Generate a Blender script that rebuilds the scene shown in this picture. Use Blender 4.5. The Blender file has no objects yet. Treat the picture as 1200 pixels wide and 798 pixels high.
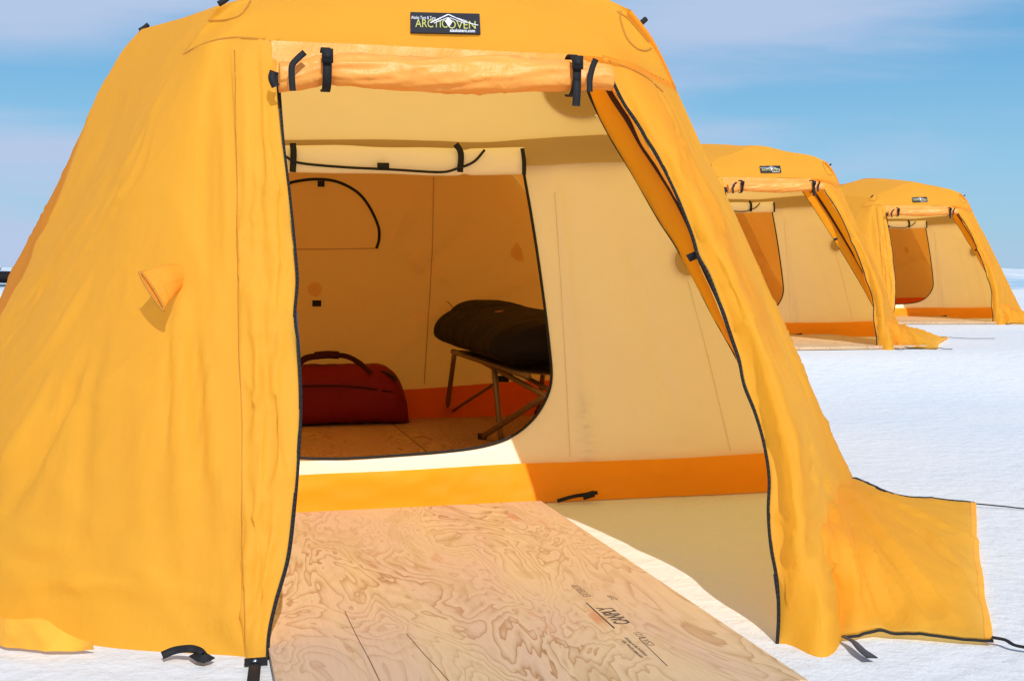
import bpy, bmesh, math, random
import numpy as np
from mathutils import Vector, Matrix
from mathutils.bvhtree import BVHTree

random.seed(4)
S = 1.05                      # camera height in metres; working unit below is one camera height
F = 1450.0
TH = math.radians(14.0)       # the near tent's axis swings left of the view
U0, V0 = 0.75, 5.13           # tent origin: middle of the inner front wall's foot
RV = np.array([math.cos(TH), math.sin(TH), 0.0]); AV = np.array([-math.sin(TH), math.cos(TH), 0.0])
PITCH = math.atan(84.0 / F)
scene = bpy.context.scene
col = scene.collection

# ------------------------------------------------------------------ helpers
def ray(px, py):
    x = (px - 600) / F; y = -(py - 399) / F
    c, s = math.cos(PITCH), math.sin(PITCH)
    return np.array([x, c + y * s, -s + y * c])
def loc(w):
    w = np.asarray(w, float)
    return np.array([w @ RV - U0, w @ AV - V0, w[2]])
CAM = loc([0, 0, 1.0])
def lray(px, py):
    d = ray(px, py)
    return np.array([d @ RV, d @ AV, d[2]])
def PV(px, py, a, b=0.0):
    """point seen at (px,py) on the leaning plane v = a + b*z, in tent coordinates"""
    d = lray(px, py); v0 = CAM[1] + V0
    t = (a + b * CAM[2] - v0) / (d[1] - b * d[2])
    return CAM + d * t
def PZ(px, py, z=0.0):
    d = lray(px, py)
    return CAM + d * ((z - CAM[2]) / d[2])
def PU(px, py, u):
    """point seen at (px,py) on the plane x = u (tent coordinates)"""
    d = lray(px, py)
    return CAM + d * ((u - CAM[0]) / d[0])

_rs = np.random.RandomState(7)
_tab = _rs.rand(4096)
def _h(i, j, k): return _tab[(i * 73 + j * 1531 + k * 2917 + (i * j) % 997) % 4096]
def noise(p, sc=1.0, seed=0.0):
    q = np.asarray(p, float) * sc + seed + 500.0
    i = np.floor(q).astype(int); f = q - i; f = f * f * (3 - 2 * f)
    r = 0
    for a in (0, 1):
        for b in (0, 1):
            for c in (0, 1):
                w = (f[..., 0] if a else 1 - f[..., 0]) * (f[..., 1] if b else 1 - f[..., 1]) * (f[..., 2] if c else 1 - f[..., 2])
                r = r + w * _h(i[..., 0] + a, i[..., 1] + b, i[..., 2] + c)
    return r * 2 - 1

def spline(pts, n):
    """smooth resampling by arc length"""
    P = np.asarray(pts, float)
    if len(P) == 2:
        t = np.linspace(0, 1, n)[:, None]; return P[0] * (1 - t) + P[1] * t
    E = np.vstack([2 * P[0] - P[1], P, 2 * P[-1] - P[-2]])
    out = []
    for i in range(1, len(E) - 2):
        t = np.linspace(0, 1, 24, endpoint=False)[:, None]
        a, b, c, d = E[i - 1], E[i], E[i + 1], E[i + 2]
        out.append(.5 * ((2 * b) + (c - a) * t + (2 * a - 5 * b + 4 * c - d) * t ** 2 + (3 * b - a - 3 * c + d) * t ** 3))
    out.append(P[-1][None]); Q = np.vstack(out)
    L = np.r_[0, np.cumsum(np.linalg.norm(np.diff(Q, axis=0), axis=1))]
    s = np.linspace(0, L[-1], n)
    return np.stack([np.interp(s, L, Q[:, k]) for k in range(3)], 1)

def loft(curves, nu, nv):
    C = [spline(c, nv) for c in curves]
    if len(C) == 2:
        t = np.linspace(0, 1, nu)[:, None, None]
        return C[0][None] * (1 - t) + C[1][None] * t
    G = np.zeros((nu, nv, 3)); A = np.stack(C, 0)
    # parameter by mean distance between neighbouring curves
    dd = np.linalg.norm(np.diff(A, axis=0), axis=2).mean(1); T = np.r_[0, np.cumsum(dd)]; T /= T[-1]
    E = np.concatenate([2 * A[:1] - A[1:2], A, 2 * A[-1:] - A[-2:-1]], 0)
    for k, t in enumerate(np.linspace(0, 1, nu)):
        i = min(np.searchsorted(T, t, side='right') - 1, len(T) - 2); f = (t - T[i]) / (T[i + 1] - T[i])
        a, b, c, d = E[i], E[i + 1], E[i + 2], E[i + 3]
        G[k] = .5 * ((2 * b) + (c - a) * f + (2 * a - 5 * b + 4 * c - d) * f ** 2 + (3 * b - a - 3 * c + d) * f ** 3)
    return G

def gnormals(G):
    du = np.gradient(G, axis=0); dv = np.gradient(G, axis=1)
    N = np.cross(du, dv); l = np.linalg.norm(N, axis=2, keepdims=True); l[l < 1e-9] = 1
    N = N / l
    C = CAM - G
    s = np.sign((N * C).sum(2, keepdims=True)); s[s == 0] = 1
    return N * np.sign(s.sum() or 1)

FOLD = 1.2
def pixfold(G, lst, k=1.0):
    m = MB().grid(G); b = m.bvh(); N = gnormals(G); D = np.zeros(G.shape[:2])
    for pix, w, h in lst:
        P, _ = project(b, pix, 14, 0)
        if len(P) < 5: continue
        best = np.full(G.shape[:2], 9.0); tt = np.zeros(G.shape[:2])
        for i in range(len(P) - 1):
            e = P[i + 1] - P[i]; t = np.clip(((G - P[i]) @ e) / (e @ e + 1e-12), 0, 1)
            d = np.linalg.norm(G - (P[i] + t[..., None] * e), axis=2); q = d < best
            best = np.where(q, d, best); tt = np.where(q, (i + t) / (len(P) - 1), tt)
        prof_ = np.exp(-(best / w) ** 2) - .35 * np.exp(-((best - 1.7 * w) / (w * .8)) ** 2)
        D += k * h * prof_ * np.sin(np.pi * np.clip(tt * .94 + .03, 0, 1)) ** .7
    return G + N * D[..., None]
def cloth(G, amp=.008, sc=3.0, stretch=(1, 1, .35), fine=.0015, folds=(), edge=None, seed=0.0, bulge=0.0, crease=.004):
    """sag and wrinkle a sheet along its normal; folds = list of (p0, p1, width, height)"""
    N = gnormals(G); st = np.array(stretch)
    d = amp * noise(G * st, sc, seed) + amp * .45 * noise(G * st, sc * 2.7, seed + 9) + fine * noise(G * st, sc * 9, seed + 20)
    d = d + crease * ((1 - np.abs(noise(G * np.array([1, 1, .55]) + .35 * np.stack([noise(G, 2.1, seed + 31)] * 3, -1), 2.4, seed + 30))) ** 6 - .25) + crease * .5 * ((1 - np.abs(noise(G + .2 * np.stack([noise(G, 4.1, seed + 33)] * 3, -1), 6.0, seed + 34))) ** 7 - .2)
    nu, nv = G.shape[:2]
    U = np.linspace(0, 1, nu)[:, None] * np.ones((1, nv)); Vv = np.ones((nu, 1)) * np.linspace(0, 1, nv)[None]
    m = np.ones((nu, nv))
    if edge:
        m = np.clip(np.minimum(np.minimum(U, 1 - U) / edge, np.minimum(Vv, 1 - Vv) / edge), 0, 1); m = m * m * (3 - 2 * m)
    d = d * m + bulge * (4 * U * (1 - U)) * (4 * Vv * (1 - Vv))
    for p0, p1, w, h in folds:
        p0 = np.array(p0); p1 = np.array(p1); e = p1 - p0; L2 = e @ e
        t = ((G - p0) @ e) / L2; tc = np.clip(t, 0, 1)
        q = p0 + tc[..., None] * e; dist = np.linalg.norm(G - q, axis=2)
        d = d + FOLD * h * np.exp(-(dist / (w * .8)) ** 2) * np.sin(np.pi * np.clip(t * .9 + .1, 0, 1)) ** .5
    return G + N * d[..., None]

class MB:
    def __init__(s): s.v = []; s.f = []; s.m = []
    def add(s, V, Fc, mi=0):
        o = len(s.v); s.v.extend([tuple(map(float, p)) for p in V]); s.f.extend([tuple(i + o for i in f) for f in Fc]); s.m.extend([mi] * len(Fc)); return s
    def grid(s, G, mi=0, closed=False):
        nu, nv = G.shape[:2]; V = G.reshape(-1, 3); Fc = []
        for i in range(nu - 1):
            for j in range(nv - 1):
                a = i * nv + j; Fc.append((a, a + 1, a + nv + 1, a + nv))
            if closed:
                a = i * nv + nv - 1; Fc.append((a, i * nv, i * nv + nv, a + nv))
        return s.add(V, Fc, mi)
    def tube(s, pts, r, n=10, mi=0, res=None, cap=True, flat=1.0):
        P = spline(pts, res) if res else np.asarray(pts, float)
        T = np.gradient(P, axis=0); T /= np.linalg.norm(T, axis=1, keepdims=True) + 1e-12
        up = np.array([0, 0, 1.0]) if abs(T[0][2]) < .9 else np.array([1.0, 0, 0])
        R = np.atleast_1d(r) * np.ones(len(P)); rows = []
        for i in range(len(P)):
            a = np.cross(T[i], up); a /= np.linalg.norm(a) + 1e-12; b = np.cross(a, T[i]); up = b
            ang = np.linspace(0, 2 * np.pi, n, endpoint=False)
            rows.append(P[i] + R[i] * (np.cos(ang)[:, None] * a + flat * np.sin(ang)[:, None] * b))
        s.grid(np.array(rows), mi, closed=True)
        if cap:
            o = len(s.v); s.f.append(tuple(o - n + k for k in range(n))); s.m.append(mi)
            o0 = o - n * len(P); s.f.append(tuple(o0 + n - 1 - k for k in range(n))); s.m.append(mi)
        return s
    def box(s, c, ax, ay, az, mi=0):
        c, ax, ay, az = map(lambda q: np.array(q, float), (c, ax, ay, az))
        V = [c + i * ax + j * ay + k * az for i in (-1, 1) for j in (-1, 1) for k in (-1, 1)]
        return s.add(V, [(0, 1, 3, 2), (4, 6, 7, 5), (0, 4, 5, 1), (2, 3, 7, 6), (0, 2, 6, 4), (1, 5, 7, 3)], mi)
    def ribbon(s, pts, nrm, w, th=.002, res=None, mi=0):
        """webbing: a thin solid band following pts; nrm = face normals; w = half width"""
        P = spline(pts, res) if res else np.asarray(pts, float)
        N = np.asarray(nrm, float)
        N = np.ones((len(P), 1)) * N[None] if N.ndim == 1 else (spline(N, len(P)) if len(N) != len(P) else N)
        N = N / (np.linalg.norm(N, axis=1, keepdims=True) + 1e-12)
        T = np.gradient(P, axis=0); B = np.cross(T, N); B /= np.linalg.norm(B, axis=1, keepdims=True) + 1e-12
        w = (np.atleast_1d(w) * np.ones(len(P)))[:, None]
        ring = np.stack([P - B * w, P + B * w, P + B * w + N * th, P - B * w + N * th], 1)
        s.grid(ring, mi, closed=True); n = len(P); o = len(s.v) - 4 * n
        s.f += [(o, o + 1, o + 2, o + 3), (o + 4 * n - 1, o + 4 * n - 2, o + 4 * n - 3, o + 4 * n - 4)]; s.m += [mi] * 2
        return s
    def build(s, name, mats, parent=None, smooth=True, scale=S, weld=False):
        me = bpy.data.meshes.new(name)
        me.from_pydata([(x * scale, y * scale, z * scale) for x, y, z in s.v], [], s.f)
        for m in (mats if isinstance(mats, (list, tuple)) else [mats]): me.materials.append(m)
        me.polygons.foreach_set('material_index', s.m)
        me.polygons.foreach_set('use_smooth', [smooth] * len(s.f))
        if weld:
            bm = bmesh.new(); bm.from_mesh(me); bmesh.ops.remove_doubles(bm, verts=bm.verts, dist=.0008)
            bmesh.ops.recalc_face_normals(bm, faces=bm.faces); bm.to_mesh(me); bm.free()
        me.update()
        o = bpy.data.objects.new(name, me); col.objects.link(o)
        if parent: o.parent = parent
        return o
    def bvh(s): return BVHTree.FromPolygons([Vector(p) for p in s.v], s.f)

def hit(bvh, px, py, off=.003):
    d = lray(px, py); d = d / np.linalg.norm(d)
    p, n, i, t = bvh.ray_cast(Vector(CAM), Vector(d))
    if p is None: return None, None
    n = np.array(n); n = n if n @ d < 0 else -n
    return np.array(p) + n * off, n
def project(bvh, pix, n=60, off=.003):
    Q = spline([(a, b, 0) for a, b in pix], n); P = []; N = []
    for q in Q:
        p, m = hit(bvh, q[0], q[1], off)
        if p is not None: P.append(p); N.append(m)
    return np.array(P), np.array(N)

def empty(name, label, cat, group=None, loc_=(0, 0, 0), rz=0.0):
    o = bpy.data.objects.new(name, None); col.objects.link(o); o.empty_display_size = .2
    o.location = loc_; o.rotation_euler.z = rz; o['label'] = label; o['category'] = cat
    if group: o['group'] = group
    return o
def kids(o): return [c for c in list(bpy.data.objects) if c.parent == o]
def copy_tree(o, parent=None):
    c = o.copy(); col.objects.link(c); c.parent = parent
    for ch in kids(o): copy_tree(ch, c)
    return c
def retag(o, label, loc_=None, rz=None):
    o['label'] = label
    if loc_ is not None: o.location = loc_
    if rz is not None: o.rotation_euler.z = rz
    return o

# ------------------------------------------------------------------ materials
def lin(r, g, b):
    f = lambda c: (c / 255 / 12.92) if c / 255 <= .04045 else ((c / 255 + .055) / 1.055) ** 2.4
    return (f(r), f(g), f(b), 1)
def newmat(name):
    m = bpy.data.materials.new(name); m.use_nodes = True; nt = m.node_tree; nt.nodes.clear()
    return m, nt, nt.nodes.new('ShaderNodeOutputMaterial')
def nd(nt, t, **kw):
    n = nt.nodes.new(t)
    for k, v in kw.items():
        if k in n.inputs: n.inputs[k].default_value = v
        else: setattr(n, k, v)
    return n
def fabric(name, c, ct, trans=.35, rough=.65, weave=1.0, bump=.35, var=.06, stain=0.0, bscale=5.0, spec=.25, spots=()):
    m, nt, out = newmat(name); L = nt.links
    tc = nd(nt, 'ShaderNodeTexCoord')
    n1 = nd(nt, 'ShaderNodeTexNoise', Scale=1.7, Detail=6.0, Roughness=.6); L.new(tc.outputs['Object'], n1.inputs['Vector'])
    hsv = nd(nt, 'ShaderNodeHueSaturation'); hsv.inputs['Color'].default_value = c
    mr = nd(nt, 'ShaderNodeMapRange'); mr.inputs['To Min'].default_value = 1 - var; mr.inputs['To Max'].default_value = 1 + var * .6
    mr.inputs['From Min'].default_value = .3; mr.inputs['From Max'].default_value = .7
    L.new(n1.outputs['Fac'], mr.inputs['Value']); L.new(mr.outputs['Result'], hsv.inputs['Value'])
    colr = hsv.outputs['Color']
    if stain:
        n4 = nd(nt, 'ShaderNodeTexNoise', Scale=2.3, Detail=5.0, Roughness=.55); L.new(tc.outputs['Object'], n4.inputs['Vector'])
        r4 = nd(nt, 'ShaderNodeMapRange'); r4.inputs['From Min'].default_value = .68; r4.inputs['From Max'].default_value = .8
        r4.inputs['To Min'].default_value = 0; r4.inputs['To Max'].default_value = stain
        L.new(n4.outputs['Fac'], r4.inputs['Value'])
        mx = nd(nt, 'ShaderNodeMix', data_type='RGBA'); L.new(r4.outputs['Result'], mx.inputs[0]); L.new(colr, mx.inputs[6])
        mx.inputs[7].default_value = (c[0] * .45, c[1] * .42, c[2] * .6, 1); colr = mx.outputs[2]
    for (sx, sy, sz), rad, stg in spots:
        vm = nd(nt, 'ShaderNodeVectorMath', operation='DISTANCE'); L.new(tc.outputs['Object'], vm.inputs[0]); vm.inputs[1].default_value = (sx, sy, sz)
        ad = nd(nt, 'ShaderNodeMath', operation='MULTIPLY_ADD'); nn = nd(nt, 'ShaderNodeTexNoise', Scale=40.0, Detail=3.0); L.new(tc.outputs['Object'], nn.inputs[0]); L.new(nn.outputs['Fac'], ad.inputs[0]); ad.inputs[1].default_value = rad * .8; L.new(vm.outputs['Value'], ad.inputs[2])
        rs = nd(nt, 'ShaderNodeMapRange', interpolation_type='SMOOTHSTEP'); rs.inputs['From Min'].default_value = rad * .5; rs.inputs['From Max'].default_value = rad * 1.6; rs.inputs['To Min'].default_value = stg; rs.inputs['To Max'].default_value = 0; L.new(ad.outputs[0], rs.inputs['Value'])
        ms_ = nd(nt, 'ShaderNodeMix', data_type='RGBA'); L.new(rs.outputs[0], ms_.inputs[0]); L.new(colr, ms_.inputs[6]); ms_.inputs[7].default_value = (.12, .05, .02, 1); colr = ms_.outputs[2]
    # wrinkles: broad soft folds + short creases, and a faint weave
    mp = nd(nt, 'ShaderNodeMapping'); mp.inputs['Scale'].default_value = (1.0, 1.0, .45); L.new(tc.outputs['Object'], mp.inputs['Vector'])
    n2 = nd(nt, 'ShaderNodeTexNoise', Scale=bscale, Detail=5.0, Roughness=.5, Distortion=.6); L.new(mp.outputs['Vector'], n2.inputs['Vector'])
    n5 = nd(nt, 'ShaderNodeTexNoise', Scale=bscale * 5, Detail=4.0, Roughness=.6, Distortion=1.2); L.new(tc.outputs['Object'], n5.inputs['Vector'])
    wv = nd(nt, 'ShaderNodeTexNoise', Scale=900.0, Detail=1.0); L.new(tc.outputs['Object'], wv.inputs['Vector'])
    rg = nd(nt, 'ShaderNodeTexNoise', noise_type='RIDGED_MULTIFRACTAL', Scale=bscale * .55, Detail=3.0, Roughness=.5, Distortion=.7); L.new(mp.outputs['Vector'], rg.inputs['Vector'])
    b0 = nd(nt, 'ShaderNodeBump', Strength=bump * .6, Distance=.008); L.new(rg.outputs['Fac'], b0.inputs['Height'])
    b1 = nd(nt, 'ShaderNodeBump', Strength=bump, Distance=.03); L.new(n2.outputs['Fac'], b1.inputs['Height']); L.new(b0.outputs['Normal'], b1.inputs['Normal'])
    b2 = nd(nt, 'ShaderNodeBump', Strength=bump * .5, Distance=.006); L.new(n5.outputs['Fac'], b2.inputs['Height']); L.new(b1.outputs['Normal'], b2.inputs['Normal'])
    b3 = nd(nt, 'ShaderNodeBump', Strength=.25 * weave, Distance=.0006); L.new(wv.outputs['Fac'], b3.inputs['Height']); L.new(b2.outputs['Normal'], b3.inputs['Normal'])
    p = nd(nt, 'ShaderNodeBsdfPrincipled', Roughness=rough); p.inputs['Specular IOR Level'].default_value = spec
    L.new(colr, p.inputs['Base Color']); L.new(b3.outputs['Normal'], p.inputs['Normal'])
    if trans > 0:
        t = nd(nt, 'ShaderNodeBsdfTranslucent'); t.inputs['Color'].default_value = ct; L.new(b1.outputs['Normal'], t.inputs['Normal'])
        ms = nd(nt, 'ShaderNodeMixShader', Fac=trans); L.new(p.outputs[0], ms.inputs[1]); L.new(t.outputs[0], ms.inputs[2]); L.new(ms.outputs[0], out.inputs[0])
    else: L.new(p.outputs[0], out.inputs[0])
    return m
def plain(name, c, rough=.6, metal=0.0, spec=.3, bumpsc=200, bump=.2):
    m, nt, out = newmat(name); L = nt.links
    tc = nd(nt, 'ShaderNodeTexCoord'); n = nd(nt, 'ShaderNodeTexNoise', Scale=float(bumpsc), Detail=3.0); L.new(tc.outputs['Object'], n.inputs['Vector'])
    b = nd(nt, 'ShaderNodeBump', Strength=bump, Distance=.001); L.new(n.outputs['Fac'], b.inputs['Height'])
    n2 = nd(nt, 'ShaderNodeTexNoise', Scale=9.0, Detail=4.0); L.new(tc.outputs['Object'], n2.inputs['Vector'])
    h = nd(nt, 'ShaderNodeHueSaturation'); h.inputs['Color'].default_value = c
    mr = nd(nt, 'ShaderNodeMapRange'); mr.inputs['To Min'].default_value = .8; mr.inputs['To Max'].default_value = 1.2; L.new(n2.outputs['Fac'], mr.inputs['Value']); L.new(mr.outputs['Result'], h.inputs['Value'])
    p = nd(nt, 'ShaderNodeBsdfPrincipled', Roughness=rough, Metallic=metal); p.inputs['Specular IOR Level'].default_value = spec
    L.new(h.outputs['Color'], p.inputs['Base Color']); L.new(b.outputs['Normal'], p.inputs['Normal']); L.new(p.outputs[0], out.inputs[0])
    return m

M_FLY = fabric('fly_yellow_nylon', (.94, .495, .05, 1), (1.0, .68, .18, 1), trans=.66, stain=.10, bump=.45, spots=[(tuple(PV(175, 525, 3.45, .24) * S), .016, .45), (tuple(PV(966, 703, 3.08, .45) * S), .014, .8), (tuple(PV(192, 712, 3.42, .24) * S), .05, .22)])
M_PLACKET = fabric('placket_yellow_nylon', (.93, .50, .06, 1), (1.0, .68, .15, 1), trans=.62, bump=.5)
M_ROLL = fabric('rolled_orange_nylon', (.96, .47, .09, 1), (.98, .52, .10, 1), trans=.34, rough=.42, bump=.5, bscale=9, spec=.5)
M_GOLD = fabric('gold_liner_nylon', (.85, .36, .01, 1), (.9, .40, .01, 1), trans=.4)
M_HEM = fabric('hem_nylon', (.98, .50, .055, 1), (1.0, .6, .1, 1), trans=.35, bump=.5)
M_CUFF = fabric('orange_cuff_nylon', (.96, .40, .04, 1), (1.0, .5, .08, 1), trans=.3, rough=.5, bump=.5)
M_STITCH = plain('stitch_tape', (.50, .20, .02, 1), .7)
M_INNER = fabric('cream_canvas', (.97, .90, .74, 1), (.97, .76, .45, 1), trans=.17, rough=.9, var=.03, bump=.25, spec=.1, bscale=3)
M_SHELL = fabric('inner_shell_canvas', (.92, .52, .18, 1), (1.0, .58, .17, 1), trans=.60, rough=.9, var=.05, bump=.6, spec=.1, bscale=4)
M_MESH = fabric('tan_vent_mesh', (.46, .32, .15, 1), (.6, .4, .15, 1), trans=.2, rough=.9)
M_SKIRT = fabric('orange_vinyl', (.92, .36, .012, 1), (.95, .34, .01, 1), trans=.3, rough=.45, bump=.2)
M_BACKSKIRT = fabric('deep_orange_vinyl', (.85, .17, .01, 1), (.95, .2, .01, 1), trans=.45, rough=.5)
M_BLACK = plain('black_webbing', (.012, .012, .014, 1), .75)
M_GREY = plain('grey_webbing', (.06, .065, .075, 1), .7)
M_LABEL = plain('label_black', (.018, .018, .024, 1), .6)
M_LETTER = plain('label_yellow', (.50, .50, .13, 1), .6, bump=0)
M_WHITE = plain('label_white', (.72, .72, .78, 1), .6, bump=0)
M_METAL = plain('bronze_tube', (.22, .16, .10, 1), .4, .6)
M_STEEL = plain('steel_snap', (.6, .6, .6, 1), .3, 1.0)
M_RED = fabric('red_duffel_nylon', (.19, .005, .008, 1), (.1, 0, 0, 1), trans=0, rough=.6, bump=.5, bscale=8)
M_DARKRED = fabric('dark_red_webbing', (.04, .002, .003, 1), (.1, 0, 0, 1), trans=0, rough=.7)
M_BLKBAG = fabric('black_bag_nylon', (.010, .008, .009, 1), (.1, 0, 0, 1), trans=0, rough=.75, bump=.35, bscale=7, spec=.15)
M_INK = plain('stamp_ink', (.10, .065, .045, 1), .9, bump=0)
M_INKF = plain('faded_stamp_ink', (.22, .13, .08, 1), .9, bump=0)
M_CRACK = plain('wood_check', (.16, .07, .03, 1), .9)

def plywood_mat():
    m, nt, out = newmat('plywood_fir'); L = nt.links
    tc = nd(nt, 'ShaderNodeTexCoord')
    mp = nd(nt, 'ShaderNodeMapping'); mp.inputs['Scale'].default_value = (1.0, .30, 1.0); L.new(tc.outputs['Object'], mp.inputs['Vector'])
    # veneer strips: each shifts the figure
    sep = nd(nt, 'ShaderNodeSeparateXYZ'); L.new(tc.outputs['Object'], sep.inputs[0])
    st = nd(nt, 'ShaderNodeMath', operation='MULTIPLY'); L.new(sep.outputs['X'], st.inputs[0]); st.inputs[1].default_value = 1.9
    fl = nd(nt, 'ShaderNodeMath', operation='FLOOR'); L.new(st.outputs[0], fl.inputs[0])
    sh = nd(nt, 'ShaderNodeVectorMath', operation='MULTIPLY_ADD'); cmb = nd(nt, 'ShaderNodeCombineXYZ'); L.new(fl.outputs[0], cmb.inputs['Z'])
    sh.inputs[1].default_value = (0, 0, 3.7); L.new(cmb.outputs[0], sh.inputs[0]); L.new(mp.outputs[0], sh.inputs[2])
    n = nd(nt, 'ShaderNodeTexNoise', Scale=3.4, Detail=4.0, Roughness=.5, Distortion=.7); L.new(mp.outputs[0], n.inputs['Vector'])
    mul = nd(nt, 'ShaderNodeMath', operation='MULTIPLY'); L.new(n.outputs['Fac'], mul.inputs[0]); mul.inputs[1].default_value = 21.0
    fr = nd(nt, 'ShaderNodeMath', operation='FRACT'); L.new(mul.outputs[0], fr.inputs[0])
    rp = nd(nt, 'ShaderNodeValToRGB'); L.new(fr.outputs[0], rp.inputs[0]); e = rp.color_ramp.elements
    e[0].position = 0; e[0].color = (.57, .42, .285, 1); e[1].position = 1; e[1].color = (.50, .37, .24, 1)
    for ps, c in ((.30, (.58, .43, .295, 1)), (.72, (.49, .355, .225, 1)), (.88, (.40, .23, .115, 1)), (.94, (.31, .16, .07, 1))):
        x = rp.color_ramp.elements.new(ps); x.color = c
    # large sapwood/heartwood tone
    n2 = nd(nt, 'ShaderNodeTexNoise', Scale=1.6, Detail=3.0, Distortion=.8); mp2 = nd(nt, 'ShaderNodeMapping'); mp2.inputs['Scale'].default_value = (2.2, .35, 1); L.new(tc.outputs['Object'], mp2.inputs[0]); L.new(mp2.outputs[0], n2.inputs[0])
    r2 = nd(nt, 'ShaderNodeValToRGB'); L.new(n2.outputs['Fac'], r2.inputs[0]); r2.color_ramp.elements[0].position = .42; r2.color_ramp.elements[0].color = (1.0, .93, .92, 1)
    r2.color_ramp.elements[1].position = .58; r2.color_ramp.elements[1].color = (1.04, 1.01, .88, 1)
    mx = nd(nt, 'ShaderNodeMix', data_type='RGBA', blend_type='MULTIPLY'); mx.inputs[0].default_value = 1; 
    nA = nd(nt, 'ShaderNodeTexNoise', Scale=2.2, Detail=2.0); L.new(mp.outputs[0], nA.inputs[0]); rA = nd(nt, 'ShaderNodeMapRange'); rA.inputs['From Min'].default_value = .35; rA.inputs['From Max'].default_value = .62; rA.inputs['To Min'].default_value = .18; rA.inputs['To Max'].default_value = 1.0; L.new(nA.outputs['Fac'], rA.inputs['Value'])
    mA = nd(nt, 'ShaderNodeMix', data_type='RGBA'); L.new(rA.outputs[0], mA.inputs[0]); mA.inputs[6].default_value = (.57, .415, .28, 1); L.new(rp.outputs[0], mA.inputs[7]); L.new(mA.outputs[2], mx.inputs[6]); L.new(r2.outputs[0], mx.inputs[7])
    # tan filled islands of the figure
    n6 = nd(nt, 'ShaderNodeTexNoise', Scale=5.5, Detail=2.5, Roughness=.5, Distortion=1.2); L.new(sh.outputs[0], n6.inputs[0])
    r6 = nd(nt, 'ShaderNodeMapRange'); r6.inputs['From Min'].default_value = .57; r6.inputs['From Max'].default_value = .60; r6.inputs['To Max'].default_value = .35; L.new(n6.outputs['Fac'], r6.inputs['Value'])
    mx6 = nd(nt, 'ShaderNodeMix', data_type='RGBA'); L.new(r6.outputs[0], mx6.inputs[0]); L.new(mx.outputs[2], mx6.inputs[6]); mx6.inputs[7].default_value = (.46, .31, .15, 1)
    # rusty red patches and small knots
    n3 = nd(nt, 'ShaderNodeTexNoise', Scale=6.0, Detail=4.0); L.new(mp2.outputs[0], n3.inputs[0])
    r3 = nd(nt, 'ShaderNodeMapRange'); r3.inputs['From Min'].default_value = .66; r3.inputs['From Max'].default_value = .76; r3.inputs['To Max'].default_value = .7; L.new(n3.outputs['Fac'], r3.inputs['Value'])
    mx3 = nd(nt, 'ShaderNodeMix', data_type='RGBA'); L.new(r3.outputs[0], mx3.inputs[0]); L.new(mx6.outputs[2], mx3.inputs[6]); mx3.inputs[7].default_value = (.50, .17, .06, 1)
    vo = nd(nt, 'ShaderNodeTexVoronoi', Scale=4.0); mp4 = nd(nt, 'ShaderNodeMapping'); mp4.inputs['Scale'].default_value = (1.6, 2.2, 1); L.new(tc.outputs['Object'], mp4.inputs[0]); L.new(mp4.outputs[0], vo.inputs['Vector'])
    r5 = nd(nt, 'ShaderNodeMapRange'); r5.inputs['From Min'].default_value = .022; r5.inputs['From Max'].default_value = .045; r5.inputs['To Min'].default_value = .75; r5.inputs['To Max'].default_value = 0; L.new(vo.outputs['Distance'], r5.inputs['Value'])
    mx5 = nd(nt, 'ShaderNodeMix', data_type='RGBA'); L.new(r5.outputs[0], mx5.inputs[0]); L.new(mx3.outputs[2], mx5.inputs[6]); mx5.inputs[7].default_value = (.16, .07, .03, 1)
    # fine straight fibre
    mp7 = nd(nt, 'ShaderNodeMapping'); mp7.inputs['Scale'].default_value = (160, 6, 1); L.new(tc.outputs['Object'], mp7.inputs[0]); n7 = nd(nt, 'ShaderNodeTexNoise', Scale=1.0, Detail=3.0); L.new(mp7.outputs[0], n7.inputs[0])
    r7 = nd(nt, 'ShaderNodeMapRange'); r7.inputs['To Min'].default_value = .86; r7.inputs['To Max'].default_value = 1.12; L.new(n7.outputs['Fac'], r7.inputs['Value'])
    hs = nd(nt, 'ShaderNodeHueSaturation'); L.new(mx5.outputs[2], hs.inputs['Color']); L.new(r7.outputs[0], hs.inputs['Value'])
    b = nd(nt, 'ShaderNodeBump', Strength=.25, Distance=.001); L.new(n7.outputs['Fac'], b.inputs['Height'])
    p = nd(nt, 'ShaderNodeBsdfPrincipled', Roughness=.7); p.inputs['Specular IOR Level'].default_value = .2
    L.new(hs.outputs[0], p.inputs['Base Color']); L.new(b.outputs[0], p.inputs['Normal']); L.new(p.outputs[0], out.inputs[0])
    return m
M_PLY = plywood_mat()

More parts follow.
